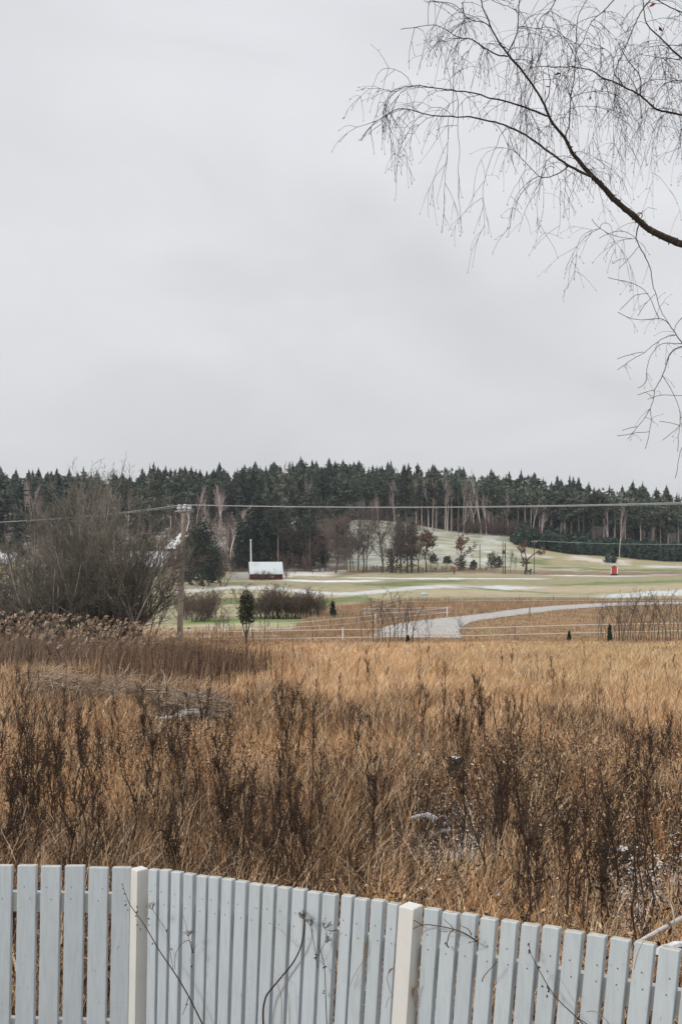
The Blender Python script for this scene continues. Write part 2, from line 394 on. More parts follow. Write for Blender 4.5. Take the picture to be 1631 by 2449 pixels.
M_pole = mat('pole_wood', (.36, .31, .26), .9, noise=(6, (.24, .20, .17), .4, .7, (6, 6, .4)), spec=.1)
M_porc = mat('insulator', (.66, .68, .68), .4)
M_wire = mat('frosted_wire', (.34, .34, .33), .7)
M_tape = mat('fence_tape', (.70, .68, .66), .8)
M_stake = mat('fence_stake', (.20, .15, .115), .9, vary=.2)
M_blue = mat('blue_plastic', (.16, .36, .62), .5)
M_iron = mat('grey_metal', (.30, .31, .32), .5)
M_log = mat('grey_log', (.34, .30, .25), .95, noise=(7, (.11, .09, .07), .4, .7), bump=.4)
M_wlog = mat('white_birch_log', (.52, .49, .45), .9, noise=(22, (.12, .09, .07), .52, .66), bump=.3)
M_stump = mat('mossy_stump', (.032, .027, .022), .95, noise=(14, (.085, .085, .055), .5, .7), bump=.6)

def weather(m, dark, scale, lo, hi, stretch, k=1.0):
    t = m.node_tree; b = t.nodes['Principled BSDF']; src = b.inputs['Base Color'].links[0].from_socket
    co = t.nodes.new('ShaderNodeTexCoord'); mpn = t.nodes.new('ShaderNodeMapping'); mpn.inputs['Scale'].default_value = stretch
    n = t.nodes.new('ShaderNodeTexNoise'); n.inputs['Scale'].default_value = scale; n.inputs['Detail'].default_value = 6; n.inputs['Roughness'].default_value = .65
    rr = t.nodes.new('ShaderNodeMapRange'); rr.inputs['From Min'].default_value = lo; rr.inputs['From Max'].default_value = hi; rr.inputs['To Max'].default_value = k
    mx = t.nodes.new('ShaderNodeMix'); mx.data_type = 'RGBA'; mx.inputs['B'].default_value = (*dark, 1)
    t.links.new(co.outputs['Object'], mpn.inputs[0]); t.links.new(mpn.outputs[0], n.inputs['Vector']); t.links.new(n.outputs['Fac'], rr.inputs['Value'])
    t.links.new(rr.outputs[0], mx.inputs['Factor']); t.links.new(src, mx.inputs['A']); t.links.new(mx.outputs['Result'], b.inputs['Base Color'])
weather(M_ground, (.20, .19, .10), .22, .46, .72, (1, .8, 1), .32)
weather(M_ground, (.50, .44, .33), .5, .52, .8, (1, .7, 1), .25)
weather(M_ground, (.13, .11, .07), 2.2, .5, .8, (1, 1, 1), .35)
weather(M_road, (.24, .23, .21), .8, .5, .75, (1, .5, 1), .6)
weather(M_paint, (.20, .21, .18), 55, .62, .78, (1, 1, .6), .8)
weather(M_paint, (.36, .39, .37), 6, .52, .8, (1, 1, .2), .5)
weather(M_paint, (.26, .30, .25), 2.5, .55, .85, (1, 1, .5), .5)
weather(M_cream, (.30, .28, .20), 40, .63, .8, (1, 1, .5), .7)
# ------------------------------------------------------------------ fence
def px_interp(x, tab): return float(np.interp(x, [p[0] for p in tab], [p[1] for p in tab]))
TOPY = [(-200, 2066), (0, 2069), (313, 2075), (355, 2078), (499, 2097), (629, 2117), (772, 2136), (847, 2147), (925, 2158), (1014, 2172), (1148, 2193.5), (1298, 2217), (1458, 2242), (1576, 2263), (1631, 2275), (1900, 2326)]
LEAN = [(-200, .018), (313, .015), (355, .018), (800, .052), (970, .064), (1600, .082), (1900, .088)]
PC = np.array(P(330, 2075, 5.0)[:2]); PR = np.array([(1631 - CX) / F * 3.5, 3.5]); PL = np.array([(-200 - CX) / F * 5.06, 5.06])
def on_pane(x, a, b):
    """point of the pane line a-b that the photo column x looks at"""
    k = (x - CX) / F; d = b - a
    t = (k * a[1] - a[0]) / (d[0] - k * d[1])
    return a + d * t
fence = empty('picket_fence', (PC[0], PC[1], 0), label='pale blue-grey picket fence with cream posts across the bottom', cat='fence')
FO = Vector((PC[0], PC[1], 0))
def add_board(x0, x1, a, b, thick=.027):
    p0 = on_pane(x0, a, b); p1 = on_pane(x1, a, b); d = (p1 - p0); w = np.linalg.norm(d); d /= w
    nrm = np.array([-d[1], d[0]])
    if nrm[1] < 0: nrm = -nrm
    xm = (x0 + x1) / 2; pm = (p0 + p1) / 2
    tj = rnd.uniform(-1.6, 1.6)
    zt0 = CZ - (px_interp(x0, TOPY) + tj - YH) / F * p0[1]; zt1 = CZ - (px_interp(x1, TOPY) + tj + rnd.uniform(-.8, .8) - YH) / F * p1[1]
    zb = gz(*pm) + .06
    ln = px_interp(xm, LEAN) + rnd.uniform(-.002, .002)
    vs = []
    N = 2
    ins = .0022
    # front outline slightly eased (bevel) : rings from bottom to top
    rings = []
    for z_s, k0 in ((0, 0), (1, 0)):
        pass
    prof = [(0, ins), (ins, 0), (w - ins, 0), (w, ins), (w, thick), (0, thick)]
    L = []
    for lev, (f) in enumerate((0.0, 1.0, 1.0)):
        for (s, t) in prof:
            zt = zt0 + (zt1 - zt0) * s / w
            z = zb + (zt - zb) * f
            ss, tt = s, t
            if lev == 1: z -= .003
            if lev == 2: ss = ins + (s / w) * (w - 2 * ins); tt = ins + (t / thick) * (thick - 2 * ins)
            sh = -(zt - z) * ln / max(.3, abs(d[0]) )
            q = p0 + d * (ss + sh) + nrm * tt
            L.append((q[0] - FO.x, q[1] - FO.y, z))
    n = 6
    fs = []
    for l in range(2):
        for k in range(n): fs.append((l * n + k, l * n + (k + 1) % n, (l + 1) * n + (k + 1) % n, (l + 1) * n + k))
    m = MB(); m.add(L, fs, 0); m.add([L[2 * n + k] for k in range(n)], [tuple(range(n))], 2)
    # screws at the two rails
    for zr in (zt0 - .105, zt0 - .165):
        s = w * rnd.uniform(.25, .75); sh = -(zt0 - zr) * ln
        q = p0 + d * (s + sh) - nrm * .0012
        m.add([(q[0] + d[0] * .0027 * math.cos(t) - FO.x, q[1] + d[1] * .0027 * math.cos(t) - FO.y, zr + .0032 * math.sin(t)) for t in np.arange(8) * .785], [tuple(range(8))[::-1]], 1)
    return m.build('board', [M_paint, M_screw, M_endgrain], fence)
left_b = [(-136, -90), (-78, -33), (-16, 29), (42.6, 87.3), (98.8, 144.5), (156, 201.7), (213, 258.3), (269, 313.4)]
for a_, b_ in left_b: add_board(a_, b_, PL, PC)
L7 = [683, 735, 788, 845, 905, 960, 1020, 1083, 1147, 1210, 1275, 1345, 1413, 1485]
lefts = [v / 1.924 for v in L7]
rb = [(l, l + (22 + (l - 355) / 417 * 10)) for l in lefts]
rb += [(816, 843.5), (847, 878), (887, 917), (926, 952)]
rb += [(815.3 + a / 1.9216, 815.3 + b / 1.9216) for a, b in ((382, 450), (465, 535), (552, 622), (640, 712), (735, 808), (828, 905), (925, 1003), (1025, 1108), (1130, 1215), (1237, 1325), (1348, 1440), (1460, 1556), (1580, 1680), (1704, 1808), (1832, 1938))]
for a_, b_ in rb: add_board(a_, b_ - (1.6 if a_ < 960 else 1.0), PC, PR, .030)
def fence_post(xc, wpx, a, b, rot, off):
    c = on_pane(xc, a, b); s = wpx / F * c[1] / 1.38
    d = (b - a) / np.linalg.norm(b - a)
    zt = CZ - (px_interp(xc, TOPY) + off - YH) / F * c[1]
    ln = px_interp(xc, LEAN); L = []
    for z, k in ((gz(*c) - .02, 1), (zt - .004, 1), (zt, .93)):
        for i in range(4):
            t = rot + math.pi / 4 + i * math.pi / 2; r = s * .7071 * k; sh = -(zt - z) * ln
            L.append((c[0] + r * math.cos(t) + sh - FO.x, c[1] + r * math.sin(t) - FO.y, z))
    fs = [(l * 4 + k, l * 4 + (k + 1) % 4, l * 4 + 4 + (k + 1) % 4, l * 4 + 4 + k) for l in range(2) for k in range(4)] + [(8, 9, 10, 11)]
    m = MB(); m.add(L, fs); m.build('post', M_cream, fence)
fence_post(334.5, 41, PL, PC + (PC - PL) * .01, math.radians(42), 0)
fence_post(983, 57, PC, PR, math.radians(-38), -2)
def rail(a, b, x0, x1, dy0, hgt):
    p0 = on_pane(x0, a, b); p1 = on_pane(x1, a, b); d = (p1 - p0) / np.linalg.norm(p1 - p0); nrm = np.array([-d[1], d[0]])
    if nrm[1] < 0: nrm = -nrm
    m = MB(); L = []
    for p, x in ((p0, x0), (p1, x1)):
        zt = CZ - (px_interp(x, TOPY) - YH) / F * p[1] - dy0
        for (t, z) in ((.030, zt), (.062, zt), (.062, zt - hgt), (.030, zt - hgt)):
            q = p + nrm * t; L.append((q[0] - FO.x, q[1] - FO.y, z))
    m.add(L, [(0, 1, 5, 4), (1, 2, 6, 5), (2, 3, 7, 6), (3, 0, 4, 7), (0, 3, 2, 1), (4, 5, 6, 7)])
    m.build('rail', M_cream, fence)
rail(PL, PC, -190, 322, .142, .098); rail(PL, PC, -190, 322, .78, .098)
rail(PC, PR, 345, 1880, .142, .09); rail(PC, PR, 345, 1880, .78, .09)

# ------------------------------------------------------------------ bare plants
def unit(v): return v / (np.linalg.norm(v) + 1e-9)
def grow(R, out, p, d, length, rad, level, prm):
    """wandering branch with children; out[level] collects (p0,p1,r0,r1)"""
    maxl = prm['levels']; n = prm['steps'][level]; st = length / n; w = prm['wander'][level]; up = prm['up'][level]
    kids = prm['kids'][level] if level < maxl else 0
    pts = [p]; dirs = [d]
    for i in range(n):
        d = unit(d + R.normal(0, w, 3) + np.array([0, 0, up])); q = p + d * st
        r0 = rad * (1 - .75 * i / n); r1 = rad * (1 - .75 * (i + 1) / n)
        out[level].append((p, q, r0, r1)); p = q; pts.append(p); dirs.append(d)
    for k in range(kids):
        t = R.uniform(*prm['span'][level]); i = min(n - 1, int(t * n)); f = t * n - i
        q = pts[i] * (1 - f) + pts[i + 1] * f; dd = dirs[i]
        side = unit(np.cross(dd, R.normal(0, 1, 3))); ang = R.uniform(*prm['ang'][level])
        nd = unit(dd * math.cos(ang) + side * math.sin(ang))
        ln = length * prm['ratio'][level] * R.uniform(.6, 1.15) * (1.15 - .6 * t)
        grow(R, out, q, nd, ln, max(prm['rmin'], rad * (1 - .7 * t) * prm['rr']), level + 1, prm)
TREE = dict(levels=3, steps=[7, 6, 5, 4], wander=[.07, .14, .2, .25], up=[.05, .07, .06, .03], kids=[16, 9, 7, 0], span=[(.22, 1), (.2, 1), (.15, 1)],
            ang=[(.45, 1.0), (.4, .9), (.3, .9)], ratio=[.52, .5, .5], rr=.5, rmin=.02)
def plant(name, seed, stems, prm, mats, spread=.0, leaves=None):
    """stems: list of (offset, direction, length, radius); returns root empty with trunk and twigs as children"""
    R = np.random.default_rng(seed); out = [[] for _ in range(5)]
    for o_, d_, l_, r_ in stems: grow(R, out, np.array(o_, float), unit(np.array(d_, float)), l_, r_, 0, prm)
    root = bpy.data.objects.new(name, None); C.objects.link(root)
    lo = out[0] + (out[1] if len(stems) == 1 else []); hi = (out[1] if len(stems) > 1 else []) + out[2] + out[3] + out[4]
    tn = 'trunk' if len(stems) == 1 else 'stem'
    for nm, S, m in ((tn, lo, mats[0]), ('twigs', hi, mats[1])):
        if not S: continue
        a = np.array([s[0] for s in S]); b = np.array([s[1] for s in S]); ra = np.array([s[2] for s in S]); rb_ = np.array([s[3] for s in S])
        V, Q = segs_geo(a, b, ra, rb_)
        o = tri_mesh(nm, V, Q, m, quads=True, parent=root)
    if leaves:
        S = out[3] if out[3] else out[2]
        c = np.array([s[1] for s in S]); c = c[R.random(len(c)) < leaves[1]]
        V, T = leaf_geo(R, c, leaves[2]); tri_mesh('foliage', V, T, leaves[0], parent=root)
    return root
def leaf_geo(R, c, size, flat=1.0, per=1, aspect=.6):
    if isinstance(size, np.ndarray): size = np.repeat(size, per)[:, None]
    c = np.repeat(c, per, axis=0); n = len(c)
    if per > 1: c = c + R.normal(0, size * .6, (n, 3))
    a = R.normal(0, 1, (n, 3)); a[:, 2] *= flat; a /= np.linalg.norm(a, axis=1, keepdims=True)
    b = np.cross(a, R.normal(0, 1, (n, 3))); b /= np.linalg.norm(b, axis=1, keepdims=True)
    s = size * R.uniform(.5, 1.4, (n, 1))
    V = np.stack([c - a * s, c + b * s * aspect, c + a * s, c - b * s * aspect * R.uniform(.2, 1, (n, 1))], 1).reshape(-1, 3)
    k = (np.arange(n) * 4)[:, None]
    return V, np.concatenate([k + [[0, 1, 2]], k + [[0, 2, 3]]])

def conifer(name, seed, h, kind, mats, dens=1.0, leaf=.30):
    """unit conifer of height h; kind pine / spruce / young. returns root, plus raw arrays"""
    R = np.random.default_rng(seed)
    m = MB(); lean = R.normal(0, .012, 2)
    zs = np.linspace(0, 1, 7); tp = np.stack([lean[0] * h * zs + R.normal(0, .02, 7) * zs, lean[1] * h * zs, h * zs * .98], 1)
    r0 = h * (.0085 if kind == 'pine' else .010)
    m.tube(tp, r0 * (1 - .85 * zs) + .01, 5)
    cs = []
    lo = {'pine': R.uniform(.36, .6), 'spruce': .10, 'young': .04}[kind]; rmax = h * {'pine': R.uniform(.115, .17), 'spruce': .135, 'young': .23}[kind]
    nb = int({'pine': 84, 'spruce': 110, 'young': 90}[kind] * dens)
    for i in range(nb):
        t = lo + (1 - lo) * (i + R.random()) / nb; q = (t - lo) / (1 - lo)
        if kind == 'pine': rr = rmax * (max(0, math.sin(min(1, q * (1.02 + .12 * (seed % 3)) + .16) * math.pi)) ** .6 + .12) * R.uniform(.4, 1.3) * (1 - .62 * max(0, q - .5) / .5)
        else: rr = rmax * ((1 - q) ** .85 + .03) * R.uniform(.6, 1.15) * (min(1, .55 + q * 3))
        az = R.uniform(0, 2 * math.pi); dz = -.25 * rr if kind == 'spruce' else .15 * rr
        b0 = np.array([lean[0] * h * t, lean[1] * h * t, h * t]); b1 = b0 + np.array([math.cos(az) * rr, math.sin(az) * rr, dz])
        k = max(2, int(rr / (max(leaf, .24) * .75)))
        for s in np.linspace(.25, 1, k): cs.append(b0 + (b1 - b0) * s + np.array([0, 0, -.15 * s * s * rr if kind == 'spruce' else .1 * s * rr]))
        if kind == 'pine' and R.random() < .35: m.tube([b0, (b0 + b1) / 2 + [0, 0, -.1], b1], [.05, .035, .02], 3)
    cs = np.array(cs); cs = np.vstack([cs, [[lean[0] * h, lean[1] * h, h * z] for z in np.linspace(.86, 1.0, 7)]])
    V, T = leaf_geo(R, cs, leaf * np.clip((h * 1.01 - cs[:, 2]) / (.11 * h), .22, 1) * R.uniform(.8, 1.25, len(cs)), flat=.45, per=4)
    top = V[:, 2] > h * .90; ctr = np.array([lean[0] * h, lean[1] * h])
    V[top, :2] = ctr + (V[top, :2] - ctr) * .7
    if kind == 'pine' and R.random() < .7:      # dead side branches on the bare trunk
        for _ in range(6):
            z = R.uniform(.25, lo) * h; az = R.uniform(0, 6.28); m.tube([(0, 0, z), (math.cos(az) * .9, math.sin(az) * .9, z + .2)], [.03, .012], 3)
    tv = np.concatenate(m.v); tf = m.f
    root = None
    if name:
        root = bpy.data.objects.new(name, None); C.objects.link(root)
        m.build('trunk', mats[1], root); tri_mesh('crown', V, T, mats[0], parent=root)
    return root, (tv, tf, V, T)

ORDW = 'first second third fourth fifth sixth seventh eighth ninth tenth eleventh twelfth thirteenth fourteenth fifteenth sixteenth seventeenth eighteenth nineteenth twentieth'.split()
ORDW += ['twenty-' + w for w in ORDW[:9]] + ['thirtieth'] + ['thirty-' + w for w in ORDW[:9]]
def ORD(i): return ORDW[min(i, len(ORDW) - 1)]
used = set()
def put_copy(protos, loc, rz, sc, **k):
    """first use places the prototype itself, later uses place copies"""
    p = protos[rnd.randrange(len(protos))]
    if p.name in used: o = copy_tree(p)
    else: used.add(p.name); o = p
    o.location = loc; o.rotation_euler = (0, 0, rz); o.scale = (sc, sc, sc) if not isinstance(sc, tuple) else sc
    for kk in ('label', 'category', 'group'): 
        if kk in o: del o[kk]
    return tag(o, **k)
def drop_unused(protos):
    for p in protos:
        if p.name not in used:
            for ch in list(p.children): bpy.data.objects.remove(ch)
            bpy.data.objects.remove(p)

# ------------------------------------------------------------------ the wood on the hill
TL = [(-900, 1100), (0, 1118), (150, 1122), (300, 1122), (430, 1112), (520, 1108), (600, 1104), (700, 1098), (860, 1102), (1000, 1108), (1100, 1116), (1200, 1126), (1300, 1135), (1400, 1146), (1500, 1155), (1631, 1166), (2500, 1190)]
pines = [conifer('pine_tree', 100 + i, 18, 'pine', (M_pine, M_pbark))[0] for i in range(7)]
spruces = [conifer('spruce_tree', 200 + i, 16, 'spruce', (M_spruce, M_pbark), leaf=.5)[0] for i in range(5)]
youngs = [conifer('young_spruce', 300 + i, 4.5, 'young', (M_young, M_pbark), leaf=.3, dens=.9)[0] for i in range(4)]
def sized(h, h0, jit=.12): 
    s = h / h0; return (s * rnd.uniform(.95, 1.0 + jit), s * rnd.uniform(.95, 1 + jit), s)
def treetop(x, D, lo, hi):
    gx, gy, z = GD(x, D); yb = YH - (z - CZ) / D * F
    yt = float(np.interp(x, [p[0] for p in TL], [p[1] for p in TL])) + rnd.uniform(lo, hi)
    return (gx, gy, z), max(6, (yb - yt) / F * D)
def ZONE(x, what):
    for lim, ph in ((150, 'at the far left of the photo'), (420, 'above the bare thicket'), (560, 'above the wooden power pole'), (760, 'above the shed and flagpole'), (930, 'above the broad bare tree'),
                    (1100, 'above the two narrow dark spruces'), (1300, 'above the gnarled oak'), (1420, 'left above the red hut'), (1540, 'right above the red hut'), (9999, 'at the right edge of the photo')):
        if x < lim: return what + ', ' + ph
n = 0
for D, step, lo, hi in ((260, 21, 14, 66), (267, 18, 4, 56), (276, 20, -16, 46)):
    x = -30 + rnd.uniform(0, 20)
    while x < 1665:
        Dq = D + rnd.uniform(-2.5, 3.5)
        loc, h = treetop(x, Dq, lo, hi)
        if x < 800 and D < 262: x += 12; continue
        lab = ZONE(x, '%s pine %s' % (('thick-crowned', 'tall', 'skyline')[0 if D < 262 else 1 if D < 270 else 2], ('fronting the wood', 'inside the wood', 'atop the wood')[0 if D < 262 else 1 if D < 270 else 2]))
        wj = rnd.uniform(.8, 1.5); h = min(h, 25) / 18
        put_copy(pines, loc, rnd.uniform(0, 6.28), (h * wj, h * wj, h),
                 label=lab, cat='pine tree', group=lab.replace(' pine ', ' pines '))
        n += 1
        x += step * rnd.uniform(.6, 1.5) * (1.25 if n > 120 else 1)
for i in range(84):
    x = rnd.uniform(-30, 830) if i < 48 else rnd.uniform(500, 775); D = rnd.uniform(216, 258) if i < 48 else rnd.uniform(207, 230)
    loc, h = treetop(x, D, 10, 80) if i < 48 else treetop(x, D, 60, 170)
    if 425 < x < 565: continue
    put_copy(pines if rnd.random() < .4 else spruces, loc, rnd.uniform(0, 6.28), sized(min(h, 20), 16),
             label=ZONE(x, 'dark conifer low on the left slope'), cat='conifer', group=ZONE(x, 'conifers of the left slope'))
for x, D, yt in ((958, 262, 1180), (986, 262, 1182), (1032, 262, 1172), (610, 225, 1200), (640, 222, 1190), (662, 220, 1178), (575, 218, 1210), (718, 215, 1292), (693, 214, 1300), (735, 213, 1306)):
    gx, gy, z = GD(x, D - (40 if x in (958, 986) else 0)); Dd = gy; yb = YH - (z - CZ) / Dd * F
    sc = (yb - yt) / F * Dd / 16
    put_copy(spruces, (gx, gy, z), rnd.uniform(0, 6), (sc * .8, sc * .8, sc),
             label='narrow dark spruce standing out in front of the wood', cat='spruce', group='narrow spruces before the wood')
# far mass of the same wood, one thing nobody could count
raws = [conifer(None, 400 + i, 18, 'pine', None, dens=.8, leaf=.5)[1] for i in range(5)] + [conifer(None, 450 + i, 17, 'spruce', None, dens=.6, leaf=.6)[1] for i in range(2)]
Vt, Tt, Vc, Tc = [], [], [], []; nt_, nc_ = 0, 0
for i in range(760):
    x = rnd.uniform(-350, 1980); D = rnd.uniform(264, 350)
    if i > 640: x = rnd.choice([rnd.uniform(-420, -40), rnd.uniform(1670, 2100)]); D = rnd.uniform(258, 300)
    loc, h = treetop(x, D, -4, 40) if i % 4 else treetop(x, rnd.uniform(262, 290), 60, 130); tv, tf, cv, ct = raws[rnd.randrange(7)] if i % 4 else raws[5 + i % 2]
    s = min(h, 27) / 18; a = rnd.uniform(0, 6.28); ca, sa = math.cos(a), math.sin(a)
    def tr(v): return np.stack([(v[:, 0] * ca - v[:, 1] * sa) * s + loc[0], (v[:, 0] * sa + v[:, 1] * ca) * s + loc[1], v[:, 2] * s + loc[2]], 1)
    Vc.append(tr(cv)); Tc.append(ct + nc_); nc_ += len(cv)
    q = np.array([f for f in tf if len(f) == 4]); Vt.append(tr(tv)); Tt.append(q + nt_); nt_ += len(tv)
wood = empty('distant_wood', GD(800, 300), label='dark mass of pine wood filling the hill behind the front trees', cat='wood', kind='stuff')
wl = np.array(wood.location)
tri_mesh('crowns', np.concatenate(Vc) - wl, np.concatenate(Tc), M_pine, parent=wood)
tri_mesh('trunks', np.concatenate(Vt) - wl, np.concatenate(Tt), M_pbark, parent=wood, quads=True)
for ch in wood.children: ch['kind'] = 'stuff'
# belt of young spruces along the right edge of the wood
HB = [(1235, 1300), (1290, 1310), (1340, 1318), (1420, 1322), (1500, 1330), (1631, 1336), (1720, 1338)]
HT = [(1235, 1284), (1290, 1272), (1340, 1262), (1450, 1276), (1540, 1292), (1631, 1292), (1720, 1290)]
for i in range(120):
    x = 1232 + 470 * (i + rnd.random()) / 120; back = rnd.random() if i % 2 else 0
    yb = np.interp(x, *zip(*HB)); yt = np.interp(x, *zip(*HT))
    D = 247 + back * 10 + rnd.uniform(0, 2) - (x > 1400) * 1; loc = GD(x, D); h = 3.6 + rnd.uniform(-.8, 1.2) + back * .6
    put_copy(youngs, loc, rnd.uniform(0, 6.28), sized(h, 4.5, .25), label=ZONE(x, 'young spruce in the dense belt below the pines'), cat='young spruce', group=ZONE(x, 'young spruce belt'))

def juniper(seed, h, w, m, leaf=.16, n=420, flat=.8, trunkz=.04, name='juniper_bush'):
    R = np.random.default_rng(seed); c = R.normal(0, 1, (n, 3)); c /= np.linalg.norm(c, axis=1, keepdims=True); c *= R.uniform(.35, 1, (n, 1)) ** .6
    zz = (c[:, 2] + 1) / 2; shrink = 1 - .55 * zz
    lob = 1 + .28 * np.sin(c[:, 0] * 3.1 + seed) * np.cos(c[:, 1] * 2.7 + seed * 2) + .2 * np.sin(zz * 9 + seed)
    c = np.stack([c[:, 0] * w / 2 * shrink * lob, c[:, 1] * w / 2 * shrink * lob, trunkz * h * .4 + zz * h * (1 - trunkz * .4)], 1) + R.normal(0, .05 * h, (n, 3)) * [1.2, 1.2, 1.0]
    V, T = leaf_geo(R, c, leaf, per=2); r = bpy.data.objects.new(name, None); C.objects.link(r)
    mm = MB(); mm.tube([(0, 0, 0), (.02, 0, h * .5), (0, 0, h * .8)], [h * .03, h * .02, .01], 5)
    for _ in range(4): az = R.uniform(0, 6.28); mm.tube([(0, 0, h * .15), (math.cos(az) * w * .3, math.sin(az) * w * .3, h * .55)], [h * .018, .01], 4)
    mm.build('trunk', M_bark_d, r); tri_mesh('crown', V, T, m, parent=r); return r

# bare trees and birches against the wood
def bare(seed, h, mats, prm=None, **kw):
    q = dict(TREE); q.update(prm or {})
    return plant(kw.pop('name', 'bare_tree'), seed, [((0, 0, 0), (.03, 0, 1), h, h * .018)], q, mats, leaves=kw.get('leaves'))
bares = [bare(500 + i, 8, (M_bark_d, M_twig_d), dict(up=[.04, .10, .06, .02], kids=[20, 10, 7, 0], ratio=[.6, .5, .5], rmin=.013)) for i in range(4)]
birches = [bare(520 + i, 14, (M_birchw, M_twig_p), dict(span=[(.3, 1), (.2, 1), (.15, 1)], ang=[(.3, .6), (.3, .7), (.3, .9)], kids=[14, 9, 6, 0], ratio=[.38, .5, .5], rmin=.022), name='birch_tree') for i in range(3)]
oak = bare(540, 7, (M_bark_d, M_twig_d), dict(wander=[.16, .25, .3, .3], kids=[14, 8, 6, 0], ratio=[.62, .55, .5], span=[(.3, 1), (.3, 1), (.2, 1)]), name='oak_tree', leaves=(M_oakleaf, .75, .17))
def base_put(protos, x, yb, yt, h0, wide=1.0, **k):
    loc = GP(x, yb); s = (yb - yt) / F * loc[1] / h0
    return put_copy(protos, loc, rnd.uniform(0, 6.28), (s * wide, s * wide, s), **k)
big = bare(560, 9, (M_bark_d, M_twig_d), dict(kids=[22, 12, 8, 0], span=[(.08, .9), (.2, 1), (.15, 1)], ang=[(.4, 1.0), (.35, .9), (.3, .9)], ratio=[.75, .5, .5], rmin=.018))
base_put([big], 803, 1371, 1238, 9.6, 1.15, label='broad bare tree with a round crown at the foot of the wooded slope', cat='bare tree')
row = [(856, 1366, 1228), (915, 1368, 1215), (838, 1367, 1250), (868, 1368, 1262), (876, 1366, 1240), (938, 1370, 1285), (960, 1368, 1250), (975, 1370, 1240), (765, 1366, 1270), (778, 1365, 1255), (745, 1366, 1275),
       (845, 1366, 1275), (700, 1362, 1240), (1000, 1369, 1262), (913, 1371, 1280), (947, 1370, 1270), (982, 1370, 1262), (830, 1368, 1290), (730, 1364, 1260)]
row.sort(); left_n = sum(1 for q in row if q[0] < 800)
for ri, (x, yb, yt) in enumerate(row):
    base_put(bares, x, yb, yt, 8.6, rnd.uniform(.8, 1.25), label=('%s bare tree from the left, left of the broad round-crowned tree' % ORD(ri)) if x < 800 else '%s tree rightwards from the broad bare tree, in the row before the slope' % ORD(ri - left_n), cat='bare tree', group='bare trees in front of the snowy slope')
for x, yb, yt, lab in ((704, 1383, 1352, 'tiny bare tree on the snow strip just right of the white-roofed shed'), (748, 1381, 1356, 'tiny bare tree on the snow strip, midway to the broad bare tree'),
                       (1220, 1372, 1318, 'thin bare tree right of the twin line poles'), (1232, 1368, 1335, 'low thin bare sapling left of the gnarled oak'), (1183, 1371, 1318, 'thin bare tree in front of the two round dark junipers')):
    base_put(bares, x, yb, yt, 8.6, .6, label=lab, cat='bare tree')
oaks = [oak]
base_put(oaks, 1019, 1367, 1272, 7.4, 1.25, label='spreading oak with brown leaves in front of the snowy slope', cat='oak')
base_put(oaks, 1098, 1366, 1282, 7.4, .85, label='oak with brown leaves beside the red-clad walker', cat='oak')
gn = plant('oak_tree', 575, [((0, 0, -.1), (.02, 0, 1), 2.7, .30), ((.0, 0, 2.3), (-.55, .1, 1), 3.4, .17), ((.05, 0, 2.0), (.75, -.1, 1), 2.9, .15), ((.02, 0, 2.5), (.15, .3, 1), 3.2, .12)],
           dict(TREE, wander=[.13, .25, .3, .3], kids=[8, 7, 5, 0], up=[.03, .05, .03, 0], ratio=[.5, .55, .5], span=[(.5, 1), (.3, 1), (.2, 1)], rr=.5, rmin=.016), (M_bark_d, M_twig_d), leaves=(M_oakleaf, .25, .12))
base_put([gn], 1257, 1373, 1293, 6.3, 1.25, label='gnarled forked oak with few leaves above the dark trough', cat='oak')
for x, yb, yt, w, lab in ((525, 1345, 1168, .8, 'pale pinkish birch standing clear right of the big dark conifer'), (492, 1340, 1190, .6, 'slim birch just left of the pale pinkish birch'), (545, 1345, 1230, .7, 'low pale birch beside the slim wood edge'),
                          (1108, 1276, 1190, .9, 'round-crowned birch at the edge of the pine wood'), (1150, 1278, 1130, .7, 'tall slim birch with pinkish crown before the pine wood'), (1163, 1280, 1175, .6, 'lower birch just right of the tall slim birch'),
                          (1480, 1335, 1205, .5, 'white-stemmed birch rising from the young spruces on the right'), (1455, 1330, 1215, .3, 'thin pale birch left of the white-stemmed one in the right wood'), (1068, 1272, 1140, .45, 'slim pinkish birch in the middle of the pine wood'),
                          (818, 1262, 1170, .6, 'bare birch showing over the broad bare tree'), (672, 1262, 1110, .4, 'slim bare birch reaching the skyline left of the middle'), (930, 1248, 1180, .12, 'single straight pale trunk above the row of bare trees'), (455, 1300, 1180, .9, 'twiggy birch between the pole top and the dark conifer'),
                          (905, 1262, 1190, .9, 'twiggy bare birch on the crest of the snowy slope')):
    base_put(birches, x, yb, yt, 15, w, label=lab, cat='birch')
for i in range(22):
    x = rnd.uniform(425, 570); D = rnd.uniform(200, 232); loc = GD(x, D); sc = rnd.uniform(.55, .95)
    put_copy(bares if i % 2 else birches, loc, rnd.uniform(0, 6), (sc * 1.1, sc * 1.1, sc * (1.35 if i % 2 else .9)), label='grey leafless tree behind the dark conifer beside the pole', cat='bare tree', group='leafless trees behind the dark conifer')
for i in range(34):
    x = rnd.choice([rnd.uniform(0, 560), rnd.uniform(560, 900), rnd.uniform(900, 1300)]); D = rnd.uniform(238, 256) if x < 860 else 258; loc = GD(x, D); yb = YH - (loc[2] - CZ) / D * F
    sc = (yb - np.interp(x, [p[0] for p in TL], [p[1] for p in TL]) - rnd.uniform(20, 70)) / F * D / 15; w_ = rnd.uniform(.5, .8)
    put_copy(birches, loc, rnd.uniform(0, 6), (sc * w_, sc * w_, sc), label=ZONE(x, 'grey leafless birch among the dark conifers'), cat='birch', group=ZONE(x, 'leafless birches among the conifers'))
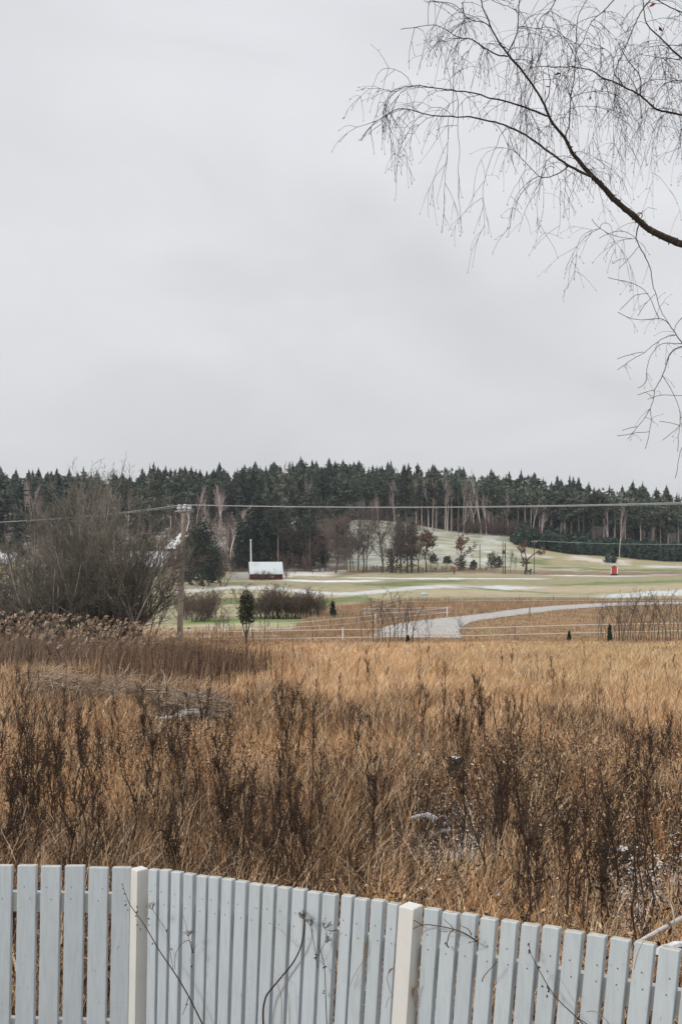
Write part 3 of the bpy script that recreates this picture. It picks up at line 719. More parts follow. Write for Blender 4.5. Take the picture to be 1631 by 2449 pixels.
# thin pale trunks in front of the wood on the right
tm = []
for i in range(2):
    m = MB(); m.tube([(0, 0, 0), (.05, 0, 3), (-.03, 0, 6), (.05, 0, 9)], [.16, .14, .12, .07], 6); m.tube([(0, 0, 7), (.5, .2, 8.2)], [.05, .02], 3); m.tube([(0, 0, 6), (-.6, -.2, 7)], [.05, .02], 3)
    V, T = leaf_geo(np.random.default_rng(i), np.random.default_rng(i).normal(0, 1, (90, 3)) * [1.1, 1.1, 1.3] + [0, 0, 10.0], .4, per=2)
    r = bpy.data.objects.new('pine_tree', None); C.objects.link(r); m.build('trunk', mat('pale_trunk', (.36, .30, .26), .9, vary=.3), r); tri_mesh('crown', V, T, M_pine, parent=r); tm.append(r)
for x in (1010, 1028, 1046, 1066, 1078, 1096, 1125, 1139, 1172, 1179, 1200, 1213, 1238, 1253, 1270, 1289, 1297, 1316, 1340, 1352, 1366, 1385, 1397, 1418, 1441, 1468, 1495, 1530, 1562, 1581, 1600, 1621):
    loc = GD(x + rnd.uniform(-3, 3), 258.5 + rnd.uniform(0, 1)); put_copy(tm, loc, rnd.uniform(0, 6), rnd.uniform(.95, 1.3), label=ZONE(x, 'slender pale-trunked pine at the wood edge'), cat='pine tree', group=ZONE(x, 'pale-trunked pines at the wood edge'))
def ZONE2(x): return {958: 'dark brown-clad column of a tree, left of the tall pair on the course', 968: 'slim dark tree between the tall brown-clad pair', 984: 'widest dark brown-clad tree, right of the tall pair', 992: 'low dark tree leaning on the widest brown-clad one', 935: 'short dark tree left of the brown-clad columns'}[x]
M_ivy = mat('brown_clad_foliage', (.050, .042, .036), .9, noise=(1.0, (.085, .062, .052), .4, .6), spec=.1)
# undergrowth twigs at the wood edge
bush0 = plant('bare_bush', 600, [((rnd.gauss(0, .4), rnd.gauss(0, .4), 0), (rnd.gauss(0, .35), rnd.gauss(0, .35), 1), 3, .03) for _ in range(9)],
              dict(TREE, levels=2, kids=[8, 6, 0], steps=[5, 4, 3], up=[.03, .03, .02], rmin=.014), (M_bark_d, M_twig_d))
bush1 = plant('bare_bush', 601, [((rnd.gauss(0, .3), rnd.gauss(0, .3), 0), (rnd.gauss(0, .3), rnd.gauss(0, .3), 1), 2.4, .025) for _ in range(12)],
              dict(TREE, levels=2, kids=[7, 6, 0], steps=[5, 4, 3], up=[.03, .03, .02], rmin=.012), (M_bark_d, M_twig_r))
bushes = [bush0, bush1]
for x, yb, yt, w in ((958, 1371, 1262, 8), (984, 1371, 1258, 10), (935, 1370, 1305, 7)):
    q = GP(x, yb); ht = (yb - yt) / F * q[1]; j = juniper(int(x) + 5, ht, w * 2.3 / F * q[1], M_ivy, leaf=.2, n=260, flat=.8, name='ivied_tree'); j.location = q
    tag(j, label=ZONE2(x), cat='tree')
for i in range(26):
    x = 1100 + 180 * (i + rnd.random()) / 26
    put_copy(bushes, GD(x, 255 + rnd.uniform(0, 3)), rnd.uniform(0, 6), rnd.uniform(.9, 1.7), label='%s grey bush from the left at the pines\' foot above the snowy slope' % ORD(i), cat='bush', group='bare bushes along the wood edge')
for i in range(34):
    x = rnd.uniform(500, 860); D = rnd.uniform(207, 236)
    put_copy(bushes, GD(x, D), rnd.uniform(0, 6), rnd.uniform(.7, 1.5), label='reddish bare bush under the trees of the left slope', cat='bush', group='bare bushes under the left slope trees')
for x, yb, s in ((612, 1388, .55), (628, 1388, .7), (645, 1387, .6), (670, 1386, .7), (685, 1384, .5)):
    put_copy(bushes, GP(x, yb), rnd.uniform(0, 6), s, label='small bare bush against the front of the white-roofed shed', cat='bush', group='bushes in front of the shed')
for i in range(24):
    put_copy(bushes, GP(870 + 330 * (i + rnd.random()) / 24, 1366), rnd.uniform(0, 6), rnd.uniform(.25, .45), label='%s low brush clump from the left along the far ditch' % ORD(i), cat='bush', group='ditch brush')

# round bushy conifers on the course
M_jun = mat('juniper_needles', (.055, .065, .045), .9, noise=(1.5, (.085, .085, .055), .4, .65), vary=.2, spec=.1)
for x, yb, yt, w, lab in ((1036, 1347, 1325, 20, 'round dark green bush right of the spreading oak'), (1068, 1348, 1330, 20, 'low round green bush left of the red-clad walker'), (1103, 1362, 1330, 26, 'dark brownish bush right of the red-clad walker'), (1132, 1362, 1341, 14, 'small blue-green bush left of the single line pole'),
                          (1175, 1357, 1322, 24, 'left of the two large round junipers near the twin poles'), (1191, 1357, 1330, 24, 'right of the two large round junipers near the twin poles'), (1451, 1347, 1326, 13, 'looser of the two small pines above the red hut'), (1467, 1347, 1328, 13, 'denser of the two small pines above the red hut'),
                          (1226, 1297, 1280, 16, 'dark bush at the wood edge above the gnarled oak')):
    D = GP(x, yb)[1]; j = juniper(int(x), (yb - yt) / F * D, 1.35 * w / F * D, M_jun if x < 1440 else M_young, leaf=.2, n=240)
    j.location = GP(x, yb); tag(j, label=lab, cat='bush')
# big dark conifer beside the pole, made of three stems of growth
for x, yb, yt, wp, sd_, lab in ((484, 1402, 1243, 84, 3, 'big dense dark conifer right of the wooden pole'), (456, 1398, 1268, 52, 8, 'lower dark conifer tucked behind the left side of the big one'), (510, 1394, 1312, 50, 5, 'lowest dark conifer at the right foot of the big one')):
    q = GP(x, yb); j = juniper(sd_, (yb - yt) / F * q[1], wp * 1.1 / F * q[1], M_spruce, leaf=.24, n=1300, name='conifer_tree'); j.location = q; tag(j, label=lab, cat='conifer')
put_copy(bushes, GP(530, 1402), 1, 1.3, label='purplish bare bush right of the big dark conifer', cat='bush')

# ------------------------------------------------------------------ buildings and small structures far off
def gable_house(name, loc, rz, L, Wd, wall, rh, mats, label, cat, windows=(), door=None, chimney=False, oh=.35, split=True):
    """ridge along local x, gables at +-x"""
    r = empty(name, loc, rz, label=label, cat=cat); hx, hy = L / 2, Wd / 2
    m = MB(); m.box((0, 0, wall / 2 - .15), (L, Wd, wall + .3))
    for sx in (-1, 1):
        x = sx * (hx - .003); m.add([(x, -hy, wall), (x, hy, wall), (x, 0, wall + rh)], [(0, 1, 2)])
    m.build('wall', mats[0], r)
    sl = rh / hy; ex = hx + oh; ey = hy + oh; ez = wall - oh * sl; t = .14
    m = MB()
    pts = []
    for x in (-ex, ex):
        pts += [(x, -ey, ez), (x, 0, wall + rh), (x, ey, ez), (x, ey, ez + t), (x, 0, wall + rh + t), (x, -ey, ez + t)]
    m.add(pts, [(0, 1, 7, 6), (1, 2, 8, 7), (2, 3, 9, 8), (3, 4, 10, 9), (4, 5, 11, 10), (5, 0, 6, 11), (0, 5, 4, 1), (1, 4, 3, 2), (6, 7, 10, 11), (7, 8, 9, 10)])
    rf = m.build('roof', mats[1], r)
    if chimney: m = MB(); m.box((L * .15, 0, wall + rh + .35), (.6, .6, 1.2)); m.build('chimney', M_red, rf)
    for (x, z, w, h) in windows:
        m = MB(); f_ = .07; y = -hy - .03
        m.box((x, y, z + h / 2 + f_ / 2), (w + f_, .06, f_)); m.box((x, y, z - h / 2 - f_ / 2), (w + f_, .06, f_)); m.box((x - w / 2 - f_ / 4, y, z), (f_ / 2, .06, h)); m.box((x + w / 2 + f_ / 4, y, z), (f_ / 2, .06, h))
        wf = m.build('window', M_white, r); m = MB(); m.box((x, -hy - .012, z), (w, .02, h)); m.build('pane', M_glass, wf)
    if door:
        x, w, h = door; m = MB(); m.box((x, -hy - .03, h / 2), (w, .05, h)); d = m.build('door', mats[2], r)
        m = MB(); m.box((x + w * .38, -hy - .07, h * .5), (.1, .03, .03)); m.build('handle', M_iron, d)
    # white corner boards
    m = MB()
    for sx in (-1, 1): m.box((sx * hx, -hy - .01, wall / 2), (.1, .08, wall))
    m.build('corner_boards', M_white if name != 'shed' else mats[0], r)
    return r
lp = GP(634, 1386); sc_ = lp[1] / F
gable_house('shed', (lp[0], lp[1] + 1.5, lp[2]), math.radians(9), 74 * sc_, 4.2, 1.15, 1.85, (M_red, M_roofsnow, M_dark), 'low dark red shed with a snowy roof beside the flagpole', 'shed', windows=((1.0, .7, .5, .4),), door=(-.9, .8, 1.2), oh=.25)
fp = GP(598, 1384)
r = empty('flagpole', (fp[0], fp[1] + 2.6, fp[2]), label='white flagpole rising behind the left end of the shed roof', cat='flagpole')
hgt = (1384 - 1292) / F * fp[1]
m = MB(); m.tube([(0, 0, 0), (-.02, 0, hgt * .5), (-.08, 0, hgt)], [.14, .13, .10], 8); m.build('pole', M_white, r)
m = MB(); m.tube([(-.08, 0, hgt), (-.08, 0, hgt + .1), (-.08, 0, hgt + .22)], [.15, .17, .05], 8); m.build('finial', M_white, r)
m = MB(); m.box((.12, 0, .5), (.1, .08, .2)); m.build('cleat', M_iron, r)
# pale board fence left of shed
fp = GP(572, 1386); r = empty('board_fence', (fp[0], fp[1] + 1, fp[2]), label='pale grey board fence left of the low red shed', cat='fence')
w = 44 / F * fp[1]
for i in range(14):
    m = MB(); x = -w / 2 + w * (i + .5) / 14; m.box((x, 0, .62), (w / 14 * .92, .04, 1.25 - .04 * (i < 3) * (3 - i))); m.build('board', M_white, r)
m = MB(); m.box((0, .05, .9), (w, .05, .1)); m.build('rail', M_white, r)
m = MB(); m.box((0, .05, .3), (w, .05, .1)); m.build('rail', M_white, r)
# buildings glimpsed through twigs on the left
lp = GD(446, 176); gable_house('barn', (lp[0], lp[1], CZ - (1352 - YH) / F * 176), math.radians(-62), 6, 5, 3.2, 2.4, (M_red, M_snow, M_dark), 'dark red barn with snowy roof behind the wooden pole', 'barn', windows=((-2, 1.8, .9, 1.0), (1.5, 1.8, .9, 1.0)), door=(0, 1.2, 2.0))
lp = GD(330, 190); gable_house('farmhouse', (lp[0], lp[1], lp[2] - .6), math.radians(6), 9, 6, 2.6, 2.6, (M_red, M_snow, M_dark), 'farmhouse with a snow-covered roof glimpsed through the bare thicket', 'house', windows=((-4, 1.6, 1, 1.1), (-1.5, 1.6, 1, 1.1), (3, 1.6, 1, 1.1)), door=(1, 1, 2), chimney=True)
lp = GD(12, 180); gable_house('cottage', (lp[0], lp[1], lp[2] - .8), math.radians(0), 4.2, 4, 4.0, 1.6, (M_yel, M_snow, M_dark), 'yellow cottage at the far left edge behind the bare thicket', 'house', windows=((-1.2, 2.9, .8, 1), (1.0, 2.9, .8, 1)), door=(-.2, .9, 2))
lp = GD(714, 246); gable_house('villa', (lp[0], lp[1], CZ - (1304 - YH) / F * 246), math.radians(8), 7.5, 6, 3.6, 2.2, (mat('cream_boards', (.60, .53, .38), .85), M_roofsnow, M_dark), 'cream house half hidden among the conifers above the shed', 'house', windows=((-2.4, 2.2, .9, 1.1), (0, 2.2, .9, 1.1), (2.4, 2.2, .9, 1.1)), door=(1.2, .9, 2), chimney=True)
# red hut
hp = GP(1468, 1376); D = hp[1]; u_ = D / F
r = empty('hut', (hp[0], D, hp[2]), math.radians(-16), label='small bright red hut with white trim on the golf field', cat='hut')
Wd = 14 * u_ * 1.0; Hh = 16 * u_
m = MB(); m.box((0, 0, .32 + Hh / 2), (Wd, 1.3, Hh)); m.add([(-Wd / 2, -.647, .32 + Hh), (Wd / 2, -.647, .32 + Hh), (0, -.647, .32 + Hh + .3)], [(0, 1, 2)]); m.add([(-Wd / 2, .647, .32 + Hh), (Wd / 2, .647, .32 + Hh), (0, .647, .32 + Hh + .3)], [(2, 1, 0)]); m.build('wall', M_redb, r)
m = MB()
for sx in (-1, 1):
    a = (sx * (Wd / 2 + .18), .32 + Hh - .08); b = (0, .32 + Hh + .34); t = .06
    m.add([(a[0], -.85, a[1]), (b[0], -.85, b[1]), (b[0], .85, b[1]), (a[0], .85, a[1]), (a[0], -.85, a[1] + t), (b[0], -.85, b[1] + t), (b[0], .85, b[1] + t), (a[0], .85, a[1] + t)],
          [(0, 1, 2, 3), (4, 7, 6, 5), (0, 4, 5, 1), (1, 5, 6, 2), (2, 6, 7, 3), (3, 7, 4, 0)])
m.build('roof', mat('hut_roof', (.30, .32, .34), .8, noise=(5, (.66, .68, .7), .45, .6)), r)
m = MB(); 
for sx in (-1, 1): m.box((sx * Wd / 2, -.66, .32 + Hh / 2), (.13, .05, Hh - .02)); m.box((sx * (Wd / 2 + .01), .56, .32 + Hh / 2), (.05, .13, Hh - .02))
m.box((Wd / 2 + .03, 0, .32 + Hh * .55), (.05, .9, Hh * .8)); m.build('corner_boards', M_white, r)
m = MB(); m.box((0, -.665, .32 + Hh * .46), (Wd * .6, .03, Hh * .86)); d = m.build('door', M_redb, r)
m = MB(); m.box((Wd * .2, -.69, .32 + Hh * .46), (.04, .03, .1)); m.build('handle', M_iron, d)
m = MB(); m.box((0, 0, .16), (Wd * 1.12, 1.5, .30)); m.build('base', M_dark, r)
# dark trough under gnarled oak
tp = GP(1262, 1374); r = empty('feeding_trough', tp, 0, label='dark wooden rack standing under the gnarled forked oak', cat='rack')
m = MB(); m.box((0, 0, .82), (1.25, .6, .18)); m.build('tray', M_dark, r)
for x in (-.5, .5):
    for y in (-.2, .2): m = MB(); m.box((x, y, .37), (.16, .1, .74)); m.build('leg', M_dark, r)
m = MB(); m.box((.62, 0, 1.0), (.3, .5, .22)); m.build('lid', M_dark, r)
m = MB(); m.box((0, .05, .4), (.8, .05, .6)); m.build('panel', M_iron, r)

# line poles on the course
def line_pole(x, yb, yt, label, rad=.11, arm=True, box_=False):
    p = GP(x, yb); h = (yb - yt) / F * p[1]; r = empty('line_pole', p, label=label, cat='pole')
    m = MB(); m.tube([(0, 0, -.1), (0, 0, h * .5), (0, 0, h)], [rad, rad * .9, rad * .8], 7); m.build('pole', M_bark_d, r)
    if arm: m = MB(); m.box((0, -.06, h - .25), (1.1, .1, .12)); m.build('crossarm', M_bark_d, r)
    for k in (-.45, 0, .45) if arm else (0,):
        m = MB(); m.tube([(k, -.06, h - (.19 if arm else 0)), (k, -.06, h + .06)], [.05, .07], 6); m.build('insulator', M_porc, r)
    if box_: m = MB(); m.box((.12, -.2, h * .68), (.5, .35, .75)); m.build('transformer', M_dark, r)
    return p, h
line_pole(1147, 1361, 1302, 'single thin line pole left of the round junipers', .1, arm=False)
line_pole(1202, 1373, 1296, 'left of the twin line poles, carrying a dark box', .1, arm=False, box_=True)
line_pole(1207.5, 1373, 1298, 'right of the twin line poles, just behind the boxed one', .13, arm=False)
pA, hA = line_pole(1277, 1373, 1294, 'line pole with crossarm right of the gnarled forked oak', .09)
m = MB(); A = np.array([pA[0], pA[1], pA[2] + hA + .06]); B = np.array(P(1800, 1298, 195))
t = np.linspace(0, 1, 30)[:, None]; pts = A + (B - A) * t; pts[:, 2] -= (4 * t * (1 - t))[:, 0] * .5
m.tube(pts, .028, 4); tag(m.build('power_line', mat('thin_wire', (.34, .40, .36), .7)), label='thin pale wire running right from the crossarm pole over the far field', cat='power line')

# ------------------------------------------------------------------ walker in red, blue marker, bits
def skinned(name, chain, m, parent, sub=1):
    """chain: list of polylines of (x,y,z,r) sharing points by equal coordinates"""
    vs, es, rs, key = [], [], [], {}
    def vid(p):
        k = tuple(round(c, 4) for c in p[:3])
        if k not in key: key[k] = len(vs); vs.append(p[:3]); rs.append(p[3])
        return key[k]
    for pl in chain:
        ids = [vid(p) for p in pl]
        for a, b in zip(ids, ids[1:]): es.append((a, b))
    me = bpy.data.meshes.new(name); me.from_pydata(vs, es, []); me.update()
    o = bpy.data.objects.new(name, me); C.objects.link(o); o.parent = parent
    md = o.modifiers.new('skin', 'SKIN'); sv_ = me.skin_vertices[0].data
    for i, q in enumerate(rs): sv_[i].radius = (q, q) if not isinstance(q, tuple) else q; sv_[i].use_root = (i == 0)
    o.modifiers.new('sub', 'SUBSURF').levels = sub; o.modifiers['sub'].render_levels = sub
    me.materials.append(m); return o
wp = GP(1086, 1374); r = empty('person', wp, math.radians(20), label='walker in dark red clothes and pale cap on the far field', cat='person')
M_skin = mat('skin', (.5, .33, .26), .6); M_jk = mat('dark_red_cloth', (.30, .04, .06), .85); M_tr = mat('maroon_trousers', (.20, .035, .05), .85)
pel = (0, 0, .93, .13); ch = (0, -.03, 1.28, .15); nk = (0, -.03, 1.50, .055); hd = (0, -.05, 1.58, .075); hd2 = (0, -.06, 1.68, .09)
body = skinned('body', [[pel, (0, -.01, 1.1, .13), ch, nk, hd, hd2, (0, -.05, 1.75, .06)],
                 [ch, (-.18, -.02, 1.40, .06), (-.26, 0, 1.13, .045), (-.22, -.14, .92, .035), (-.21, -.18, .84, .03)],
                 [ch, (.18, -.02, 1.40, .06), (.27, .0, 1.13, .045), (.25, -.12, .90, .035), (.25, -.16, .82, .03)],
                 [pel, (-.1, 0, .84, .09), (-.13, -.05, .48, .065), (-.14, .03, .08, .045), (-.15, -.12, .04, .04)],
                 [pel, (.1, 0, .84, .09), (.12, .06, .48, .065), (.13, .16, .08, .045), (.13, .02, .04, .04)]], M_skin, r)
skinned('jacket', [[(0, 0, .90, .165), (0, -.01, 1.1, .16), (0, -.03, 1.28, .18), (0, -.03, 1.45, .09)], [(0, -.03, 1.28, .18), (-.18, -.02, 1.40, .08), (-.26, 0, 1.13, .062), (-.225, -.13, .93, .05)], [(0, -.03, 1.28, .18), (.18, -.02, 1.40, .08), (.27, 0, 1.13, .062), (.25, -.11, .92, .05)]], M_jk, r)
skinned('trousers', [[(0, 0, .93, .15), (-.1, 0, .84, .11), (-.13, -.05, .48, .085), (-.14, .03, .10, .065)], [(0, 0, .93, .15), (.1, 0, .84, .11), (.12, .06, .48, .085), (.13, .16, .10, .065)]], M_tr, r)
skinned('cap', [[(0, -.06, 1.71, .10), (0, -.05, 1.78, .085)], [(0, -.06, 1.71, .10), (0, -.17, 1.71, .04)]], M_white, r)
for sx, yy in ((-.145, -.06), (.13, .08)): skinned('shoe', [[(sx, yy + .1, .05, .05), (sx, yy - .1, .045, .045)]], M_dark, r)
m = MB(); p = GP(1046, 1358); m.tube([(0, 0, 0), (0, 0, .55), (0, 0, .8), (0, 0, 1.0)], [.09, .1, .16, .12], 8); o = m.build('marker_post', M_blue); o.location = p; tag(o, label='small light blue post beyond the spreading oak', cat='post')
m = MB(); p = GP(1014, 1423.5); m.tube([(-.4, 0, .1), (-.15, 0, .16), (.2, 0, .17), (.4, 0, .08)], [.08, .15, .15, .07], 8); o = m.build('bag', mat('pale_blue_cloth', (.45, .58, .72), .7)); o.location = p; tag(o, label='pale blue bundle lying on the grass of the golf field', cat='bundle')

# ------------------------------------------------------------------ utility pole and wires
DP = 57.0; pt = P(441, 1212, DP); base = GP(430, 1541); base = GD(430, DP)
r = empty('utility_pole', base, label='weathered wooden power pole with white insulators beside the bare thicket', cat='utility pole')
topv = np.array(pt) - np.array(base)
ax = topv / np.linalg.norm(topv)
m = MB(); m.tube([ax * (-.1), ax * 3, topv], [.17, .155, .12], 10); m.build('pole', M_pole, r)
m = MB(); m.tube([topv + [-.5, -.12, -.28], topv + [.5, -.12, -.22]], [.055, .055], 6); m.build('crossarm', M_iron, r)
m = MB(); m.tube([topv + [-.35, -.12, -.25], topv + [0, -.14, -.55], topv + [.35, -.12, -.22]], [.03] * 3, 5); m.build('brace', M_iron, r)
ins = []
for k, (dx, dz) in enumerate(((-.26, -.02), (.04, .0), (.32, -.04))):
    q = topv + np.array([dx, -.12, dz]); ins.append(np.array(base) + q + [0, 0, .12])
    m = MB(); m.tube([q + [0, 0, -.22], q + [0, 0, -.12], q + [0, 0, -.10], q + [0, 0, 0], q + [0, 0, .02], q + [0, 0, .10], q + [0, 0, .14]], [.05, .06, .13, .13, .09, .12, .05], 9); m.build('insulator', M_porc, r)
m = MB(); m.tube([topv + [.22, -.1, -.3], topv + [.3, -.1, -.8], topv + [.14, -.1, -1.4]], [.03, .035, .03], 5); m.build('cable', M_porc, r)
for k, q in enumerate(ins):
    for (tx, ty, tD, sag, side) in ((-500, 1262, 34, .3, 'left'), (2300, 1178, 46, .35, 'right')):
        B = np.array(P(tx, ty, tD)) + [0, (k - 1) * .35, (k - 1) * .035 + (0 if side == 'left' else (k - 1) * .05)]
        t = np.linspace(0, 1, 36)[:, None]; pts = q + (B - q) * t; pts[:, 2] -= (4 * t * (1 - t))[:, 0] * sag
        m = MB(); m.tube(pts, .014, 5); o = m.build('power_line', M_wire)
        tag(o, label=('frosted pale wire stretching %s from the wooden power pole' % side) , cat='power line', group='frosted wires %s of the power pole' % side)

# ------------------------------------------------------------------ tape fences of the paddocks
def tape_fence(label, tapes, depth, posts, white=()):
    """tapes: photo polylines of each tape; depth: (x, D) table; posts: columns"""
    dx = [d[0] for d in depth]; dd = [d[1] for d in depth]
    def at(x, y): D = float(np.interp(x, dx, dd)); return np.array(P(x, y, D))
    o0 = at(*tapes[0][0]); r = empty('tape_fence', o0, label=label, cat='fence')
    for tp_ in tapes:
        xs_ = np.arange(tp_[0][0], tp_[-1][0] + 1, 8.0); m = MB()
        L = []
        for x in xs_:
            y = np.interp(x, [p[0] for p in tp_], [p[1] for p in tp_]); q = at(x, y) - o0
            L += [q + [0, 0, .02], q + [0, 0, -.02], q + [0, .004, -.02], q + [0, .004, .02]]
        fs = []
        for i in range(len(xs_) - 1):
            for k in range(4): fs.append((i * 4 + k, i * 4 + (k + 1) % 4, i * 4 + 4 + (k + 1) % 4, i * 4 + 4 + k))
        m.add(L, fs); m.build('tape', M_tape, r)
    for x in posts:
        y = np.interp(x, [p[0] for p in tapes[0]], [p[1] for p in tapes[0]]); q = at(x, y) - o0; zb = gz(*at(x, y)[:2]) - o0[2]
        m = MB(); m.tube([(q[0], q[1] + .03, zb - .1), (q[0] + rnd.uniform(-.02, .02), q[1] + .03, q[2] + .16)], [.035, .03], 5); m.build('post', M_stake, r)
    for x in white:
        y = np.interp(x, [p[0] for p in tapes[0]], [p[1] for p in tapes[0]]); q = at(x, y) - o0; zb = gz(*at(x, y)[:2]) - o0[2]
        m = MB(); m.tube([(q[0], q[1] - .03, zb), (q[0], q[1] - .03, q[2] + .1)], [.05, .045], 5); m.build('post', M_white, r)
tape_fence('nearest white tape fence along the far edge of the tan meadow', [[(380, 1512), (600, 1510), (780, 1506), (1130, 1502), (1400, 1494), (1631, 1490), (1900, 1484)], [(380, 1532), (600, 1528), (780, 1525), (1130, 1520), (1400, 1513), (1631, 1508), (1900, 1500)]],
           [(380, 58), (1131, 59), (1900, 62)], (486, 603, 748, 905, 1231, 1480, 1700), (820,))
tape_fence('white tape fence running from the thicket up to the gravel road', [[(430, 1501), (600, 1495), (744, 1486), (780, 1482), (867, 1475), (927, 1466), (988, 1462), (1079, 1453)], [(430, 1512), (600, 1508), (700, 1500), (780, 1496), (852, 1490), (897, 1483), (949, 1476), (1079, 1464)]],
           [(430, 66), (780, 70), (900, 76), (1079, 88)], (500, 560, 665, 744, 790, 819, 852, 893, 930, 988), (898, 1069))
tape_fence('short white tape fence across the back of the small paddock', [[(867, 1456), (1014, 1454), (1079, 1453)], [(867, 1466), (945, 1464), (1079, 1464)]], [(867, 86), (1079, 88.5)], (868, 877, 910, 955, 975, 1012, 1048, 1064))
tape_fence('white tape fence curving up and along the far side of the road', [[(867, 1456), (901, 1446), (953, 1434), (1008, 1430), (1120, 1428), (1631, 1424), (1800, 1422)], [(867, 1466), (901, 1455), (949, 1443), (964, 1439), (1040, 1438), (1120, 1436), (1631, 1436), (1800, 1434)]],
           [(867, 86), (901, 93), (953, 106), (1008, 110), (1120, 113), (1800, 118)], (876, 889, 900, 911, 922, 943, 953, 999, 1073, 1159, 1242, 1323, 1406, 1487, 1570))
m = MB(); p = GP(1266, 1478); m.tube([(0, 0, 0), (0, 0, 1.0)], [.05, .045], 6); m.tube([(0, 0, 1.0), (0, 0, 1.06)], [.06, .06], 6); o = m.build('road_stake', M_stake); o.location = p; tag(o, label='lone grey stake standing in the bend of the gravel road', cat='stake')

# ------------------------------------------------------------------ thicket left and saplings
WIL = dict(levels=3, steps=[9, 6, 5, 3], wander=[.075, .15, .22, .28], up=[.045, .045, .02, .0], kids=[14, 7, 3, 0], span=[(.12, 1), (.12, 1), (.1, 1)],
           ang=[(.15, .65), (.2, .65), (.2, .6)], ratio=[.46, .5, .5], rr=.55, rmin=.0095)
def thicket(seed, n, h, fan, label, x, D, hf=1.0, mats=(M_bark_g, M_twig_g), rad=.05, name='willow_thicket', prm=WIL, spread=.5):
    R = np.random.default_rng(seed); st = []
    for i in range(n):
        a = R.normal(0, fan) ; b = R.normal(0, fan * .8); st.append(((R.normal(0, spread), R.normal(0, spread), 0), (a, b, 1), h * R.uniform(.65, 1.05) / (1 + .35 * abs(a)), rad * R.uniform(.5, 1.3)))
    r = plant(name, seed, st, prm, mats); r.location = GD(x, D); return tag(r, label=label, cat='bush')
thicket(701, 9, 7.7, .22, 'tall bare multi-stemmed tree with lichened trunks, left half of the thicket', 195, 48, rad=.075)
thicket(702, 10, 8.2, .22, 'tall bare multi-stemmed tree just left of the power pole', 272, 47, rad=.075)
thicket(703, 18, 7.4, .48, 'wide low bare willow filling the middle of the thicket', 225, 45.5)
thicket(704, 15, 6.2, .5, 'brownish bare willow at the left edge of the photo', 20, 47)
thicket(705, 15, 6.3, .6, 'greyish bare willow between the left edge and the lichened trunks', 110, 44.5)
thicket(706, 12, 6.0, .42, 'low leaning willow whose branches reach the power pole foot', 318, 46, spread=.7)
thicket(707, 12, 7.0, .35, 'willow clump behind the lichened trunks of the thicket', 150, 55)
thicket(708, 12, 7.2, .3, 'willow clump behind the tree beside the power pole', 305, 55)
thicket(709, 12, 6.2, .5, 'dense bare willow beyond the left edge of the photo', -110, 48)
thicket(712, 12, 6.6, .4, 'brownish willow clump behind the greyish one on the left', 70, 56)
thicket(713, 8, 6.8, .3, 'tall straight willow clump in the very middle of the thicket', 235, 52)
thicket(710, 14, 3.8, .7, 'dark low brush at the foot of the thicket on the left', 80, 46, mats=(M_bark_d, M_twig_d))
thicket(711, 14, 3.8, .5, 'dark low brush at the foot of the thicket near the pole', 275, 46, mats=(M_bark_d, M_twig_d))

SAP = dict(levels=2, steps=[8, 5, 3], wander=[.06, .1, .15], up=[.06, .09, .05], kids=[13, 5, 0], span=[(.25, 1), (.2, 1)], ang=[(.3, .7), (.3, .7)], ratio=[.35, .4], rr=.45, rmin=.006)
saps = [plant('bare_sapling', 800 + i, [((0, 0, 0), (.02, .02, 1), 3, .022)], SAP, (M_bark_d, M_twig_d)) for i in range(5)]
def group_saps(xs_, yb, hs, label, grp, wide=1.4):
    for k_, (x, h) in enumerate(sorted(zip(xs_, hs))):
        q = GP(x, yb + rnd.uniform(-3, 3)); s = h / F * q[1] / 3.1
        put_copy(saps, q, rnd.uniform(0, 6.28), (s * wide, s * wide, s), label=ORD(k_) + ' from the left, ' + label, cat='sapling', group=grp)
group_saps([505, 515, 528, 533, 540, 552, 558, 520, 497], 1540, [80, 70, 100, 90, 85, 95, 60, 60, 50], 'thin bare sapling in the clump left of the leafy bush', 'saplings left of the leafy bush')
group_saps([590, 606, 622, 632, 640], 1540, [100, 80, 60, 90, 60], 'thin bare sapling around the leafy dark green bush', 'saplings around the leafy bush')
group_saps([866, 880, 893, 905, 915, 922, 932, 940, 950, 960, 972, 983, 988, 900, 945, 970, 1000, 1020], 1538, [60, 80, 110, 90, 120, 80, 105, 125, 120, 95, 120, 110, 100, 70, 80, 90, 70, 60], 'bare sapling in the clump in front of the gravel road', 'saplings in front of the gravel road', 1.8)
group_saps([1024, 1026, 1106, 1110, 1101], 1532, [80, 60, 75, 60, 50], 'lone thin bare sapling at the tape fence by the road', 'lone saplings by the road')
group_saps([1430, 1434, 1440, 1448] + [1468 + i * 6.4 for i in range(26)] + [1478, 1486, 1490, 1500, 1512, 1530, 1545], 1534,
           [95, 80, 105, 85] + [rnd.choice([70, 90, 105, 115, 120]) for _ in range(33)], 'bare sapling in the thicket at the meadow\'s right edge', 'saplings at the right edge of the meadow', 1.5)
for i in range(30):
    q = GP(602 + 165 * (i + rnd.random()) / 30, 1480); put_copy(bushes, q, rnd.uniform(0, 6), rnd.uniform(.55, .9), label='%s reddish bush from the left in the hedge behind the leafy young pine' % ORD(i), cat='bush', group='hedge of reddish bushes')
for i in range(14):
    q = GP(425 + 90 * (i + rnd.random()) / 14, 1482 + rnd.uniform(-8, 6)); put_copy(bushes, q, rnd.uniform(0, 6), rnd.uniform(.6, 1.0), label='%s brown bare bush rightwards from the power pole' % ORD(i), cat='bush', group='brown bushes right of the pole')
M_olv = mat('dark_leaves', (.045, .055, .03), .85, noise=(3, (.09, .085, .05), .4, .6))
q = GP(589, 1544); h = (1544 - 1412) / F * q[1]
